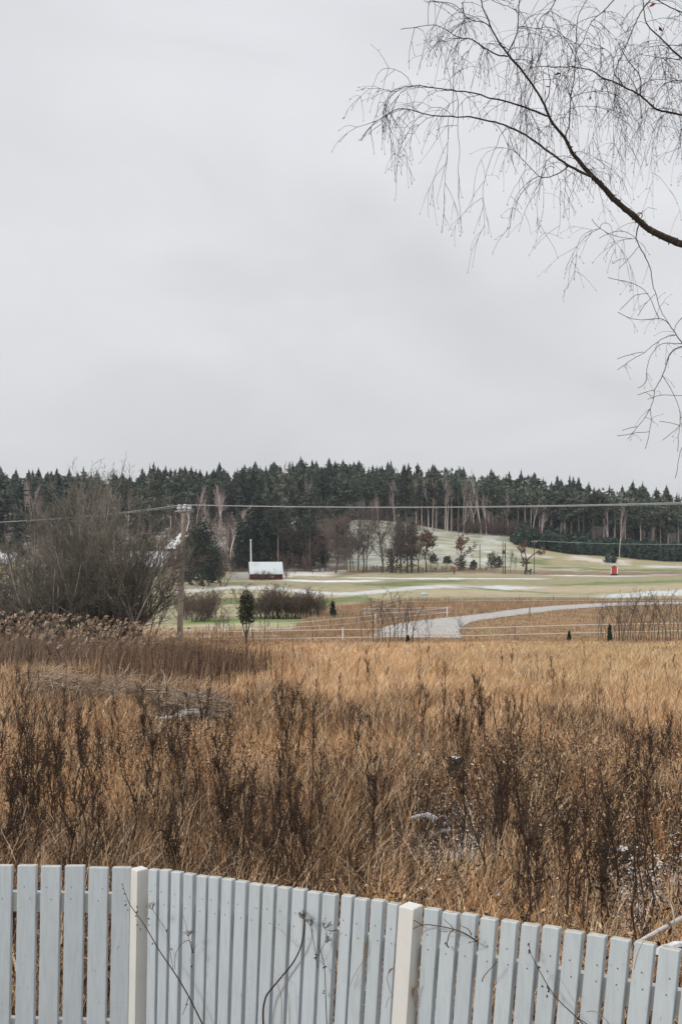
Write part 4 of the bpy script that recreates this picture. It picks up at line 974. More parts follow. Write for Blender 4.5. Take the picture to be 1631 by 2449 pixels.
j = juniper(911, h * .62, 40 / F * q[1], M_olv, leaf=.075, n=900, trunkz=.1, name='pine_sapling'); j.location = q
for ch in j.children:
    if ch.name.startswith('crown'):
        ch.location = (0, 0, h * .36)
    else: ch.scale = (1, 1, 1.3)
tag(j, label='leafy dark green young pine on a bare stem at the meadow edge', cat='young pine')
for x, yb, yt, w, lab in ((796, 1482, 1437, .8, 'small neat dark spruce beside the tape fence on the green strip'), (1457, 1534, 1492, .7, 'small dark spruce in front of the right sapling thicket'), (1360, 1534, 1508, .9, 'tiny scruffy spruce in the grass left of the right thicket'), (975, 1538, 1518, 1.1, 'tiny dark spruce at the foot of the sapling clump')):
    y_ = conifer('small_spruce', int(x), 4.5, 'young', (mat('small_spruce_needles', (.022, .045, .024), .9, spec=.1), M_pbark), leaf=.26, dens=1.6)[0]
    q = GP(x, yb); s = (yb - yt) / F * q[1] / 4.5; y_.location = q; y_.scale = (s * w, s * w, s); tag(y_, label=lab, cat='small spruce')
q = GP(710, 1672); y_ = conifer('small_spruce', 66, 4.5, 'young', (M_young, M_pbark), leaf=.3, dens=.8)[0]; s = 40 / F * q[1] / 4.5; y_.location = q; y_.scale = (s * 1.2, s * 1.2, s); tag(y_, label='tiny green seedling in the middle of the tan meadow', cat='seedling')

# ------------------------------------------------------------------ birch, upper right
def Z1(pts):  # points read off an enlargement of the photo's upper right corner
    return [(831 + p[0] * .5102, p[1] * .5102) for p in pts]
def Z2(pts):
    return [(1331 + p[0] * .2973, 500 + p[1] * .2973) for p in pts]
BR = [  # points, start width px, end width px (photo pixels), depth start, depth end
 (Z1([(2300, 1400), (1900, 1230), (1568, 1145), (1500, 1120), (1400, 1070), (1340, 1010), (1250, 940), (1200, 880), (1150, 830), (1090, 765), (1040, 700), (1020, 645), (975, 600), (940, 550), (925, 490), (880, 420), (830, 345), (790, 300), (750, 255), (700, 185), (670, 130), (655, 85), (630, 35), (622, -40)]), 15, 1.6, 7.2, 5.9),
 (Z1([(1150, 830), (1110, 815), (1040, 780), (975, 735), (900, 680), (850, 640), (800, 615), (745, 590), (700, 575), (640, 562), (565, 545), (520, 550), (470, 545), (400, 542), (360, 535), (300, 512), (240, 508), (210, 520), (160, 550), (110, 590), (60, 660)]), 5, .9, 6.5, 5.7),
 (Z1([(935, 545), (900, 530), (850, 510), (790, 490), (730, 470), (660, 460), (590, 432), (530, 428), (470, 422), (400, 412), (330, 400), (270, 408), (205, 422), (180, 470), (160, 550), (170, 620)]), 3.6, .8, 6.3, 5.6),
 (Z1([(750, 265), (700, 260), (650, 230), (600, 195), (585, 180), (540, 180), (500, 170), (480, 150), (440, 125), (400, 115), (330, 125), (250, 137)]), 2.8, .7, 6.1, 5.6),
 (Z1([(750, 250), (770, 210), (790, 170), (800, 120), (800, 60), (805, 0), (800, -60)]), 2.4, 1.6, 6.1, 6.3),
 (Z1([(670, 130), (640, 100), (580, 100), (550, 75), (520, 30), (480, 10), (380, 8)]), 2.0, .7, 6.0, 5.6),
 (Z1([(1040, 780), (1025, 785), (1000, 810), (950, 828), (900, 838), (870, 800), (800, 725), (770, 690), (760, 640)]), 2.4, .7, 6.5, 6.2),
 (Z1([(1020, 640), (1025, 620), (1040, 590), (1040, 500), (1045, 450), (1060, 380), (1065, 300), (1070, 200), (1075, 80), (1090, 50), (1120, 0)]), 2.4, 1.2, 6.4, 6.6),
 (Z1([(2200, 640), (1800, 570), (1568, 540), (1500, 525), (1440, 515), (1410, 480), (1370, 445), (1330, 425), (1290, 405), (1240, 380), (1190, 365), (1150, 330), (1100, 320), (1040, 312), (960, 315), (900, 308), (850, 320), (780, 350)]), 6.5, .8, 7.3, 6.4),
 (Z1([(1370, 445), (1375, 400), (1370, 345), (1330, 310), (1290, 250), (1270, 200)]), 2.6, 1, 6.9, 7.0),
 (Z1([(1290, 405), (1285, 385), (1240, 340), (1250, 270), (1220, 235), (1140, 200)]), 2.0, .8, 6.8, 6.6),
 (Z1([(1800, 500), (1568, 275), (1520, 235), (1470, 180), (1400, 120), (1390, 70), (1380, -20)]), 5, 1.4, 7.4, 6.9),
 (Z1([(1560, 282), (1500, 272), (1440, 268), (1375, 255)]), 1.8, .7, 7.1, 6.8),
 (Z1([(1440, -30), (1400, 20), (1370, 60), (1330, 150), (1300, 230), (1250, 330), (1240, 420)]), 2.6, .8, 7.0, 6.7),
 (Z1([(1275, -30), (1190, 60), (1140, 100), (1105, 190), (1060, 240)]), 2.2, .8, 6.7, 6.4),
 (Z1([(985, -20), (950, 50), (900, 80), (880, 150), (870, 220), (865, 300)]), 1.9, .7, 6.4, 6.1),
 (Z1([(1640, 400), (1568, 380), (1520, 375), (1470, 400), (1440, 450), (1425, 520)]), 2.2, .7, 7.1, 6.9),
 (Z1([(1700, 250), (1568, 215), (1480, 210), (1400, 222)]), 2.2, .8, 7.2, 6.9),
 (Z1([(1660, 120), (1568, 60), (1480, 20), (1400, -30)]), 2.6, 1.5, 7.3, 7.1),
 (Z1([(800, 60), (760, 30), (700, 15), (640, -20)]), 1.3, .8, 6.2, 6.0),
 (Z1([(800, 125), (830, 118), (880, 140), (940, 120), (1000, 150), (1060, 250)]), 1.2, .6, 6.2, 6.3),
 (Z1([(925, 480), (945, 440), (950, 380), (940, 330), (930, 250)]), 2.2, .8, 6.3, 6.5),
 (Z1([(1045, 460), (1100, 435), (1160, 425), (1230, 430), (1300, 470), (1345, 560)]), 1.2, .7, 6.4, 6.6),
 (Z1([(1350, 1040), (1350, 1000), (1365, 990), (1385, 1000), (1375, 1022)]), 2.4, 1.6, 6.9, 6.8),
 (Z1([(1370, 1040), (1352, 1075), (1350, 1122)]) + Z2([(640, 240), (660, 300), (720, 400), (760, 490), (765, 600), (795, 680), (820, 780), (850, 850), (905, 930)]), 2.3, .9, 6.9, 6.5),
 (Z2([(640, 240), (560, 235), (480, 225), (400, 190), (330, 150), (280, 80)]), 1.0, .6, 6.8, 6.6),
 (Z2([(640, 240), (590, 200), (540, 165), (480, 175), (400, 195), (340, 235)]), 1.0, .6, 6.8, 6.9),
 (Z2([(660, 300), (600, 370), (560, 420), (500, 478)]), 1.0, .6, 6.8, 6.7),
 (Z2([(1400, 1500), (1200, 1300), (1009, 1085), (950, 1000), (910, 940), (860, 885), (820, 880), (740, 890), (650, 890), (560, 870), (490, 830)]), 3.0, .6, 7.0, 6.3),
 (Z2([(820, 880), (780, 790), (740, 700), (710, 650), (640, 605), (560, 585), (500, 570), (410, 550)]), 1.2, .6, 6.6, 6.4),
 (Z2([(735, 680), (660, 678), (600, 710), (550, 770), (510, 810)]), .9, .6, 6.5, 6.4),
 (Z2([(795, 680), (740, 730), (680, 800), (650, 860)]), .9, .6, 6.6, 6.5),
 (Z2([(1009, 1085), (960, 1085), (850, 1070), (790, 1120), (740, 1200), (720, 1290), (720, 1410), (650, 1440)]), 1.4, .6, 6.7, 6.5),
 (Z2([(950, 1015), (880, 1025), (790, 1080), (700, 1160), (600, 1210), (485, 1295)]), 1.4, .6, 6.7, 6.4),
 (Z2([(700, 1150), (600, 1165), (485, 1205)]), .9, .6, 6.5, 6.4),
 (Z2([(1300, 1090), (1009, 1105), (950, 1120), (900, 1170), (880, 1250), (850, 1340), (785, 1455), (780, 1520), (750, 1610), (700, 1690), (650, 1750), (570, 1850)]), 2.6, .6, 7.0, 6.4),
 (Z2([(750, 1610), (760, 1700), (740, 1830), (710, 1930)]), 1.0, .6, 6.6, 6.5),
 (Z2([(850, 1340), (920, 1450), (970, 1560), (995, 1660), (985, 1760), (975, 1830), (970, 1950)]), 1.1, .6, 6.7, 6.6),
 (Z2([(1300, 1460), (1009, 1500), (950, 1500), (830, 1492), (730, 1530)]), 1.2, .6, 6.9, 6.7),
 (Z2([(785, 1455), (720, 1470), (650, 1495)]), .9, .5, 6.6, 6.5),
 (Z2([(1150, 1700), (1009, 1710), (940, 1790), (850, 1860)]), 1.2, .6, 6.9, 6.7),
 (Z2([(985, 1740), (920, 1720), (825, 1710)]), .8, .5, 6.7, 6.7),
 (Z2([(1150, 1750), (1009, 1880), (975, 2025), (965, 2110), (950, 2165)]), 1.1, .7, 6.9, 6.8),
 (Z2([(650, 1750), (590, 1760), (525, 1780)]), .8, .5, 6.5, 6.4),
 (Z2([(745, 1790), (620, 1800), (485, 1825)]), .8, .5, 6.5, 6.4),
 (Z2([(1009, 870), (960, 920), (940, 980)]), 1.4, .9, 6.7, 6.6),
]
birch = empty('birch_tree', (4.6, 7.6, gz(4.6, 7.6)), label='bare drooping birch whose branches fill the upper right corner', cat='birch')
BO = np.array(birch.location)
m = MB(); zz = np.linspace(-.3, 11, 22)
m.tube(np.stack([.12 * np.sin(zz * .5), .08 * np.cos(zz * .4), zz], 1), .19 * (1 - zz / 15), 12)
m.build('trunk', M_wlog, birch, smooth=True)
R = np.random.default_rng(42)
TS = []        # twig segments
def droop(R, p, d, ln, rad, lev):
    k = max(3, int(ln / .055)); st = ln / k; pts = [p]
    for i in range(k):
        d = unit(d + R.normal(0, .13, 3) + np.array([0, 0, -.20 - .05 * i])); 
        d[2] = max(d[2], -.985); q = p + d * st
        TS.append((p, q, rad * (1 - .5 * i / k), rad * (1 - .5 * (i + 1) / k))); p = q; pts.append(p)
    # bud at the tip
    TS.append((p, p + unit(d + R.normal(0, .3, 3)) * .014, .0020, .0005))
    if R.random() < .25: TS.append((p, p + unit(d + R.normal(0, .5, 3)) * .013, .0019, .0005))
    if lev < 2:
        for j in range(int(R.poisson(ln * (8.5 if lev == 0 else 6)))):
            t = R.uniform(.12, .95); i = min(k - 1, int(t * k)); dd = unit(pts[i + 1] - pts[i]); s = R.normal(0, 1, 3); s[1] *= .8
            nd = unit(dd * .75 + unit(s) * .75); droop(R, pts[i], nd, ln * R.uniform(.22, .6), rad * .78, lev + 1)
for bi, (pts, w0, w1, d0, d1) in enumerate(BR):
    n = len(pts); ww = np.linspace(0, 1, n) ** .75; L = []
    off = R.normal(0, .05)
    for i, (x, y) in enumerate(pts): L.append(np.array(P(x, y, d0 + (d1 - d0) * i / (n - 1))))
    L = np.array(L)
    # smooth resample
    seg = np.linalg.norm(np.diff(L, axis=0), axis=1); s = np.concatenate([[0], np.cumsum(seg)]); ns = max(8, int(s[-1] / .03)); sq = np.linspace(0, s[-1], ns)
    Q = np.stack([np.interp(sq, s, L[:, k]) for k in range(3)], 1)
    for _ in range(2): Q[1:-1] = (Q[:-2] + 2 * Q[1:-1] + Q[2:]) / 4
    D_ = Q[:, 1]
    width = (w0 + (w1 - w0) * np.linspace(0, 1, ns) ** .8)
    if bi == 0:
        px = CX + Q[:, 0] / Q[:, 1] * F
        width = np.interp(px, [1140, 1150, 1215, 1300, 1345, 1380, 1420, 1470, 1560, 1631, 1800, 2005], [1.6, 2, 3.8, 4.5, 5.6, 7.6, 9, 10.5, 12, 14, 18, 22])
    rad = np.maximum(width * .5 / F * D_, .0013) * (1.18 if bi else 1.12) * 1.15
    rad = rad * (1 + R.normal(0, .05 if w0 > 3 else .02, ns))
    Q[1:-1] += R.normal(0, .0012, (ns - 2, 3))
    m = MB(); m.tube(Q - BO, rad, 8 if w0 > 4 else 5)
    if w0 > 4:                                  # lichen tufts and knobs on the thick limbs
        for i in range(2, ns - 2):
            for _ in range(3 if width[i] > 9 else 1):
                if width[i] > 5 and R.random() < .8:
                    dr = unit(R.normal(0, 1, 3)); c = Q[i] + dr * rad[i] * .9 - BO; e = c + unit(dr + R.normal(0, .5, 3)) * R.uniform(.006, .016)
                    m.tube([c, (c + e) / 2, e], [.004, .005, .001], 4)
    m.build('branch', M_bark if w0 > 4 else M_twig, birch)
    # twigs
    lnn = s[-1]; px = CX + Q[:, 0] / Q[:, 1] * F; py = YH - (Q[:, 2] - CZ) / Q[:, 1] * F
    low = py.mean() > 560 and bi > 20
    dens = (7.5 if not low else 3.2)
    if bi in (0,): dens = 5.5
    if 8 <= bi <= 19: dens = 8.0
    for _ in range(int(lnn * dens * 1.75)):
        i = int(R.uniform(.08, 1) * (ns - 2))
        if width[i] > 9 and R.random() < .96: continue
        if width[i] > 5 and R.random() < .55: continue
        dd = unit(Q[i + 1] - Q[i]); sd_ = R.normal(0, 1, 3); sd_[2] = sd_[2] * .6 + (.15 if not low else 0); nd = unit(dd * .5 + unit(sd_))
        if low: droop(R, Q[i], nd, R.uniform(.06, .16), .0013, 1)
        else:
            tipf = .45 if i > ns * .8 and w1 < 1.1 else 1.0
            if tipf < 1: nd = unit(nd + np.array([.3, 0, -.5]))
            droop(R, Q[i], nd, R.uniform(.16, .60) * tipf * (1.45 if R.random() < .16 else 1), R.uniform(.0014, .0021), 0)
a = np.array([q[0] for q in TS]) - BO; b = np.array([q[1] for q in TS]) - BO
V, Q4 = segs_geo(a, b, np.array([q[2] for q in TS]), np.array([q[3] for q in TS]))
o = tri_mesh('twigs', V, Q4, M_twig, quads=True, parent=birch); o['kind'] = 'stuff'
M_leaf = mat('dead_birch_leaf', (.16, .045, .02), .8)
for (x, y) in Z1([(995, 345), (985, 370), (935, 430), (935, 478), (1455, 142), (1135, 445), (1440, 12)]):
    c = np.array(P(x, y, 6.4)) - BO; V, T = leaf_geo(R, c[None], .02, per=2); tri_mesh('dead_leaf', V, T, M_leaf, parent=birch)
print('birch twig segments', len(TS))

# ------------------------------------------------------------------ meadow grass (uncountable)
def sample_ground(n, d0, d1, x0=-330, x1=1960, pw=1.0):
    D = (rng.random(n) * (d1 ** 2 - d0 ** 2) + d0 ** 2) ** .5
    x = rng.uniform(x0, x1, n); return (x - CX) / F * D, D
def blades(X, D, h, w, bend, az, cols, levels):
    """curved tapering blades; levels = t values along the blade, last one is the tip"""
    n = len(X); Z = ground(X, D) - .02; k = len(levels) - 1
    wd = np.stack([np.cos(az), np.sin(az), np.zeros(n)], 1); V = np.zeros((n, 2 * k + 1, 3))
    for i, t in enumerate(levels):
        c = np.stack([X + bend[:, 0] * h * t ** 1.8, D + bend[:, 1] * h * t ** 1.8, Z + h * t * (1 - .25 * t * np.hypot(bend[:, 0], bend[:, 1]))], 1)
        if i == k: V[:, 2 * k] = c
        else:
            ww = (w * (1 - .55 * t))[:, None] / 2; V[:, 2 * i] = c - wd * ww; V[:, 2 * i + 1] = c + wd * ww
    T = []
    for i in range(k - 1): a = 2 * i; T += [[a, a + 1, a + 3], [a, a + 3, a + 2]]
    a = 2 * (k - 1); T.append([a, a + 1, a + 2])
    T = (np.arange(n) * (2 * k + 1))[:, None, None] + np.array(T)[None]
    return V.reshape(-1, 3), T.reshape(-1, 3), np.repeat(cols, 2 * k + 1, axis=0)
def pal(n, table, wts):
    i = rng.choice(len(table), n, p=np.array(wts) / sum(wts)); return np.array(table)[i]
def patch_clear(X, D):
    """places where the snow lies open or the brush pile stands: fewer blades"""
    u = X / D * F + CX
    s = np.clip(1 - np.hypot((u - 1050) / 210, (D - 10.2) / 1.7), 0, 1) + np.clip(1 - np.hypot((u - 1560) / 200, (D - 9.0) / 2.4), 0, 1) + np.clip(1 - np.hypot((u - 440) / 150, (D - 21.5) / 1.5), 0, 1) + .8 * np.clip(1.6 - np.abs(D - (25.3 - 3.6 * (u - 60) / 440)) / .9, 0, 1) * ((u > 40) & (u < 540)) + .6 * np.clip(1 - np.hypot((u - 1060) / 90, (D - 11.9) / .9), 0, 1) + .6 * np.clip(1 - np.hypot((u - 1340) / 60, (D - 10.0) / .9), 0, 1)
    return np.clip(s * 1.6, 0, .8)
TAN = [(.80, .53, .30), (.68, .40, .20), (.86, .62, .39), (.46, .25, .12), (.88, .72, .50), (.72, .38, .165)]
OLV = [(.62, .45, .25), (.52, .40, .21), (.70, .55, .33), (.56, .36, .18)]
DRK = [(.06, .036, .024), (.12, .07, .042), (.032, .022, .017), (.24, .14, .08)]
allV, allT, allC, off = [], [], [], 0
def push(V, T, Cc):
    global off
    allV.append(V); allT.append(T + off); allC.append(Cc); off += len(V)
for (d0, d1, nt_, per, hh, lv, wmin) in ((5.3, 12.5, 3000, 26, .72, (0, .4, .75, 1), .0042), (12.0, 25, 8500, 22, .62, (0, .5, .8, 1), .0065), (24.5, 40, 12500, 14, .55, (0, .55, 1), .011), (39, 54, 13500, 12, .42, (0, .6, 1), .018)):
    X, D = sample_ground(nt_, d0, d1)
    u = X / D * F + CX
    keep = rng.random(nt_) > patch_clear(X, D); 
    if d0 < 6: keep &= D > 5.35 + .0 * X                                     # behind the fence line
    lim = np.where(u > 330, 5.0 - (u - 330) / 1300 * 1.5 + .35, 5.4); keep &= D > lim
    X, D, u = X[keep], D[keep], u[keep]; n = len(X)
    pn = vnoise(X * .7, D * .45, 21); pn2 = vnoise(X * .16 + 3, D * .10, 22)
    th = hh * (.65 + .5 * pn) * rng.uniform(.75, 1.2, n) * np.where(D > 46, .75, 1.0) * np.where(D > 50, .6, 1)
    far_w = np.clip((D - 16) / 14, 0, 1)
    def low(ua, ub, da, db, k): return k * np.clip((u - ua) / 30, 0, 1) * np.clip((ub - u) / 30, 0, 1) * np.clip((D - da) / .5, 0, 1) * np.clip((db - D) / .5, 0, 1)
    th *= 1 - np.maximum.reduce([low(330, 590, 16.5, 24, .8), low(1000, 1170, 10.4, 12.6, .25), low(960, 1180, 8.4, 10.6, .4), low(1270, 1400, 8.8, 10.8, .45), low(1380, 1700, 7.6, 9.6, .45), low(60, 340, 21.5, 24.6, .5)])
    pd = np.clip(.42 + .30 * np.clip((12.5 - D) / 3, 0, 1) * np.clip((1500 - u) / 600, .35, 1) - .30 * far_w + (pn - .5) * 1.5 * (1 - .6 * far_w) + np.clip((520 - u) / 500, 0, 1) * .22 * (D > 20) * (D < 44), .02, .85)
    pd = np.where((D > 22) & (u > 700), pd * .4, pd)
    base = pal(n, TAN, [5, 4, 3, 2, 1.6, 3 ]); bo = pal(n, OLV, [4, 3, 2, 3]); bd = pal(n, DRK, [4, 3, 2, 3])
    oliv = (rng.random(n) < np.clip((u - 900) / 500, 0, 1) * np.clip((D - 20) / 8, 0, 1) * np.clip(1.3 * pn2 + .15, 0, 1))
    dark = rng.random(n) < pd
    col = np.where(oliv[:, None], bo, base); col = np.where(dark[:, None], bd, col)
    lean = np.stack([.16 + rng.normal(0, .28, n), rng.normal(0, .28, n)], 1)
    Xb = np.repeat(X, per) + rng.normal(0, .07 + .0016 * np.repeat(D, per), n * per); Db = np.repeat(D, per) + rng.normal(0, .07 + .003 * np.repeat(D, per), n * per)
    hb = np.repeat(th, per) * rng.uniform(.45, 1.2, n * per)
    bb = np.repeat(lean, per, axis=0) + rng.normal(0, .30, (n * per, 2))
    cb = np.repeat(col, per, axis=0) * rng.uniform(.5, 1.3, (n * per, 1))
    far_k = np.clip((np.repeat(D, per) - 20) / 15, 0, 1)[:, None]; cb *= 1 + .04 * far_k
    mixc = rng.random(n * per) < .26; cb[mixc] = pal(mixc.sum(), TAN + DRK, [3, 1.5, 3, 1, 4.5, 1, .6, .6, .6, .6])
    push(*blades(Xb, Db, hb, rng.uniform(.8, 1.6, n * per) * wmin, bb, rng.uniform(0, 3.14, n * per) * .6 - .9, np.clip(cb, 0, 1), lv))
V = np.concatenate(allV); T = np.concatenate(allT); Cc = np.concatenate(allC)
tag(tri_mesh('dry_grass', V, T, M_grass, cols=Cc), label='tan dry grass covering the meadow behind the fence', cat='grass', kind='stuff')
print('grass tris', len(T))
# stubble grass between the meadow and the road and beyond it
allV, allT, allC, off = [], [], [], 0
X, D = sample_ground(52000, 52, 125)
u = X / D * F + CX; Zg_ = ground(X, D); v = YH - (Zg_ - CZ) / D * F
roadt = np.interp(u, [p[0] for p in top[::-1]], [p[1] for p in top[::-1]]); roadb = np.interp(u, [1065, 1130, 1220, 1330, 1480, 1631, 2110], [1512, 1488, 1475, 1461, 1450, 1446, 1437])
on = (v > roadt + .6) & (v < roadb - .9) & (u > 845) & (rng.random(len(u)) > .4 * np.clip((1010 - u) / 100, 0, 1)) | ((u > 845) & (u < 1095) & (v > 1494) & (v < 1521) & (v > roadt) & (rng.random(len(u)) > .45 * np.clip((1040 - u) / 120, .15, 1))) 
ok = ~on & ((v > 1437) & (u > 780 - (v - 1437) * 1.0) & (v > 1437 + np.clip(960 - u, 0, 200) * .12) | (v > 1516))
X, D, u, v, roadt = X[ok], D[ok], u[ok], v[ok], roadt[ok]; n = len(X)
above = (v < roadt)
per = 6; hb = np.repeat(np.where(above, .55, .2) * rng.uniform(.6, 1.3, n), per) * rng.uniform(.5, 1.1, n * per)
col = pal(n, [(.40, .26, .16), (.30, .19, .12), (.50, .36, .23), (.36, .28, .15), (.20, .13, .09)], [4, 3, 3, 2, 1.5]); cb = np.repeat(col, per, axis=0) * rng.uniform(.7, 1.2, (n * per, 1))
push(*blades(np.repeat(X, per) + rng.normal(0, .25, n * per), np.repeat(D, per) + rng.normal(0, .4, n * per), hb, rng.uniform(.02, .04, n * per), rng.normal(.1, .3, (n * per, 2)), rng.uniform(-.6, .6, n * per), cb, (0, .6, 1)))
tag(tri_mesh('stubble_grass', np.concatenate(allV), np.concatenate(allT), M_grass, cols=np.concatenate(allC)), label='short brown grass around the gravel road', cat='grass', kind='stuff')

# crumpled weeds, leaves and seed heads tangled near the fence
allV, allT, allC, off = [], [], [], 0
n = 120000; X, D = sample_ground(n, 5.3, 15); u = X / D * F + CX
pn = vnoise(X * .9, D * .6, 31); keep = (rng.random(n) < np.clip(.25 + (pn - .35) * 1.6, .05, 1)) & (D > np.where(u > 330, 5.35 - (u - 330) / 1300 * 1.5, 5.4))
X, D = X[keep], D[keep]; n = len(X); zt = ground(X, D) + rng.uniform(.03, .75, n) * (.6 + .5 * vnoise(X * .5, D * .5, 33))
V, T = leaf_geo(rng, np.stack([X, D, zt], 1), .020, flat=1.0, aspect=.42)
cc = pal(n, [(.07, .042, .028), (.16, .09, .05), (.42, .25, .13), (.035, .024, .018), (.75, .55, .36)], [5, 1.8, 2.2, 7, 1.8])
tag(tri_mesh('withered_weeds', V, T, M_grass, cols=np.repeat(cc, 4, axis=0)), label='dark withered leaves and seed heads tangled in the grass near the fence', cat='weeds', kind='stuff')
# tangled thin stems
S0, S1, RA, RB = [], [], [], []
n = 2600; X, D = sample_ground(n, 5.4, 20); u = X / D * F + CX; k = D > np.where(u > 330, 5.4 - (u - 330) / 1300 * 1.5, 5.5); X, D = X[k], D[k]
for x, d in zip(X, D):
    p = np.array([x, d, gz(x, d)]); dr = unit(np.array([rnd.gauss(.08, .22), rnd.gauss(0, .2), 1])); L = rnd.uniform(.45, 1.15); st = L / 5; r_ = rnd.uniform(.002, .0042)
    for i in range(5):
        dr = unit(dr + np.array([rnd.gauss(0, .1), rnd.gauss(0, .1), 0])); q = p + dr * st; S0.append(p); S1.append(q); RA.append(r_ * (1 - i * .14)); RB.append(r_ * (1 - (i + 1) * .14))
        if i > 1:
            for _ in range(2): e = q + unit(dr + np.array([rnd.gauss(0, .7), rnd.gauss(0, .7), .1])) * rnd.uniform(.05, .2); S0.append(q); S1.append(e); RA.append(r_ * .5); RB.append(r_ * .3)
        p = q
V, Q4 = segs_geo(S0, S1, np.array(RA), np.array(RB))
tag(tri_mesh('weed_stems', V, Q4, M_weed, quads=True), label='thicket of thin dark stems standing in the grass close to the fence', cat='weeds', kind='stuff')

# snow crumbs lying on the weeds
allV, allT, allC, off = [], [], [], 0
spots = ((1040, 10.3, 150, 1.3, 1500), (1010, 9.2, 90, .8, 500), (1560, 9.4, 130, 1.6, 1300), (1500, 8.0, 120, 1.0, 400), (1350, 6.6, 160, .5, 260), (1620, 6.2, 90, .5, 300), (480, 22.0, 90, .9, 700), (1120, 7.4, 260, .8, 260), (770, 11.8, 40, .4, 200), (480, 6.3, 60, .3, 120), (40, 6.2, 60, .3, 60), (1240, 9.0, 200, 1.2, 250))
cs = []
for (ux, dd, su, sdp, nn) in spots:
    nn = int(nn * (1.7 if dd < 15 else 1.2)); D = rng.normal(dd, sdp, nn); D = np.maximum(D, 5.2); X = (rng.normal(ux, su, nn) - CX) / F * D; k = vnoise(X * 3.5, D * 3.5, 41) > .50; X, D = X[k], D[k]
    cs.append(np.stack([X, D, ground(X, D) + rng.uniform(.02, .36, len(X)) * np.where(D > 15, .4, 1)], 1))
cs = np.concatenate(cs); n = len(cs); s = rng.uniform(.003, .013, (n, 1)) * np.where(cs[:, 1:2] > 15, 1.6, 1)
e = []
for k in range(6): th = k * math.pi / 3 ; e.append(cs + np.stack([np.cos(th + cs[:, 0] * 40) * s[:, 0] * rng.uniform(.6, 1.5, n), np.sin(th + cs[:, 0] * 40) * s[:, 0] * rng.uniform(.6, 1.3, n), rng.uniform(-.25, .1, n) * s[:, 0]], 1))
e.append(cs + np.stack([0 * s[:, 0], 0 * s[:, 0], s[:, 0] * .7], 1)); V = np.stack(e, 1).reshape(-1, 3)
T = np.concatenate([(np.arange(n) * 7)[:, None] + [[k, (k + 1) % 6, 6]] for k in range(6)])
tag(tri_mesh('snow_crumbs', V, T, M_snow), label='crumbs of snow caught on the grass and weeds', cat='snow', kind='stuff')

# reed plumes in front of the thicket
allV, allT, allC, off = [], [], [], 0
n = 700; D = rng.uniform(33, 44, n); uu = rng.uniform(-200, 480, n); kk = (uu < 380) | (rng.random(n) < .3); D, uu = D[kk], uu[kk]; n = len(D)
X = (uu - CX) / F * D; Z0 = ground(X, D); hgt = rng.uniform(.6, 1.8, n) * np.clip(1.15 - (uu / 900), .6, 1.1)
lean = rng.normal(.12, .12, n)
per = 22; t = rng.uniform(0, 1, (n, per)); cx_ = X[:, None] + lean[:, None] * hgt[:, None] + .10 * t + rng.normal(0, .025, (n, per)); cz_ = Z0[:, None] + hgt[:, None] - .28 * (1 - np.abs(t * 2 - 1) ** 2) * 0 + .26 * t * (1 - .6 * t) + rng.normal(0, .02, (n, per))
V, T = leaf_geo(rng, np.stack([cx_, D[:, None] + rng.normal(0, .03, (n, per)), cz_], 2).reshape(-1, 3), .036, aspect=.5)
cc = np.repeat(pal(n, [(.48, .35, .25), (.33, .225, .16), (.58, .46, .36), (.20, .135, .10)], [3, 3, 1.5, 3]), per * 4, axis=0); push(V, T, cc)
V, T, cc = blades(X, D, hgt * 1.05, np.full(n, .014), np.stack([lean, 0 * lean], 1), np.zeros(n), pal(n, [(.30, .21, .14), (.22, .15, .10)], [1, 1]), (0, .5, 1)); push(V, T, cc)
nb_ = 9000; Db = rng.uniform(31, 45, nb_); ub = rng.uniform(-220, 470, nb_); Xb = (ub - CX) / F * Db
push(*blades(Xb, Db, rng.uniform(.5, 1.25, nb_) * np.clip(1.15 - ub / 1100, .6, 1.2), rng.uniform(.012, .022, nb_), rng.normal(.1, .25, (nb_, 2)), rng.uniform(-.6, .6, nb_), pal(nb_, [(.07, .05, .038), (.13, .09, .065), (.25, .17, .12), (.40, .29, .2)], [4, 3, 2, 1]), (0, .5, 1)))
tag(tri_mesh('reeds', np.concatenate(allV), np.concatenate(allT), M_grass, cols=np.concatenate(allC)), label='pale feathery reeds in front of the bare thicket', cat='reeds', kind='stuff')
# brown willow-herb stand right of them
allV, allT, allC, off = [], [], [], 0
n = 6500; D = rng.normal(31.5, 2.8, n); uu = rng.normal(420, 100, n) + (D - 31) * 8; X = (uu - CX) / F * D; hh_ = rng.uniform(.6, 1.15, n)
push(*blades(X, D, hh_, np.full(n, .014), rng.normal(.04, .09, (n, 2)), np.zeros(n), pal(n, [(.085, .052, .038), (.20, .12, .08), (.05, .034, .027), (.46, .31, .19)], [2, 1, 1, .8]), (0, .5, 1)))
n2 = 9000; i = rng.integers(0, n, n2); cpos = np.stack([X[i] + rng.normal(0, .05, n2), D[i] + rng.normal(0, .05, n2), ground(X[i], D[i]) + hh_[i] * rng.uniform(.5, 1.05, n2)], 1)
V, T = leaf_geo(rng, cpos, .022, aspect=.4); push(V, T, np.repeat(pal(n2, [(.11, .07, .05), (.24, .155, .10), (.06, .042, .033)], [2, 1, 1]), 4, axis=0))
tag(tri_mesh('brown_herbs', np.concatenate(allV), np.concatenate(allT), M_grass, cols=np.concatenate(allC)), label='dense stand of dark brown dead stems right of the reeds', cat='weeds', kind='stuff')

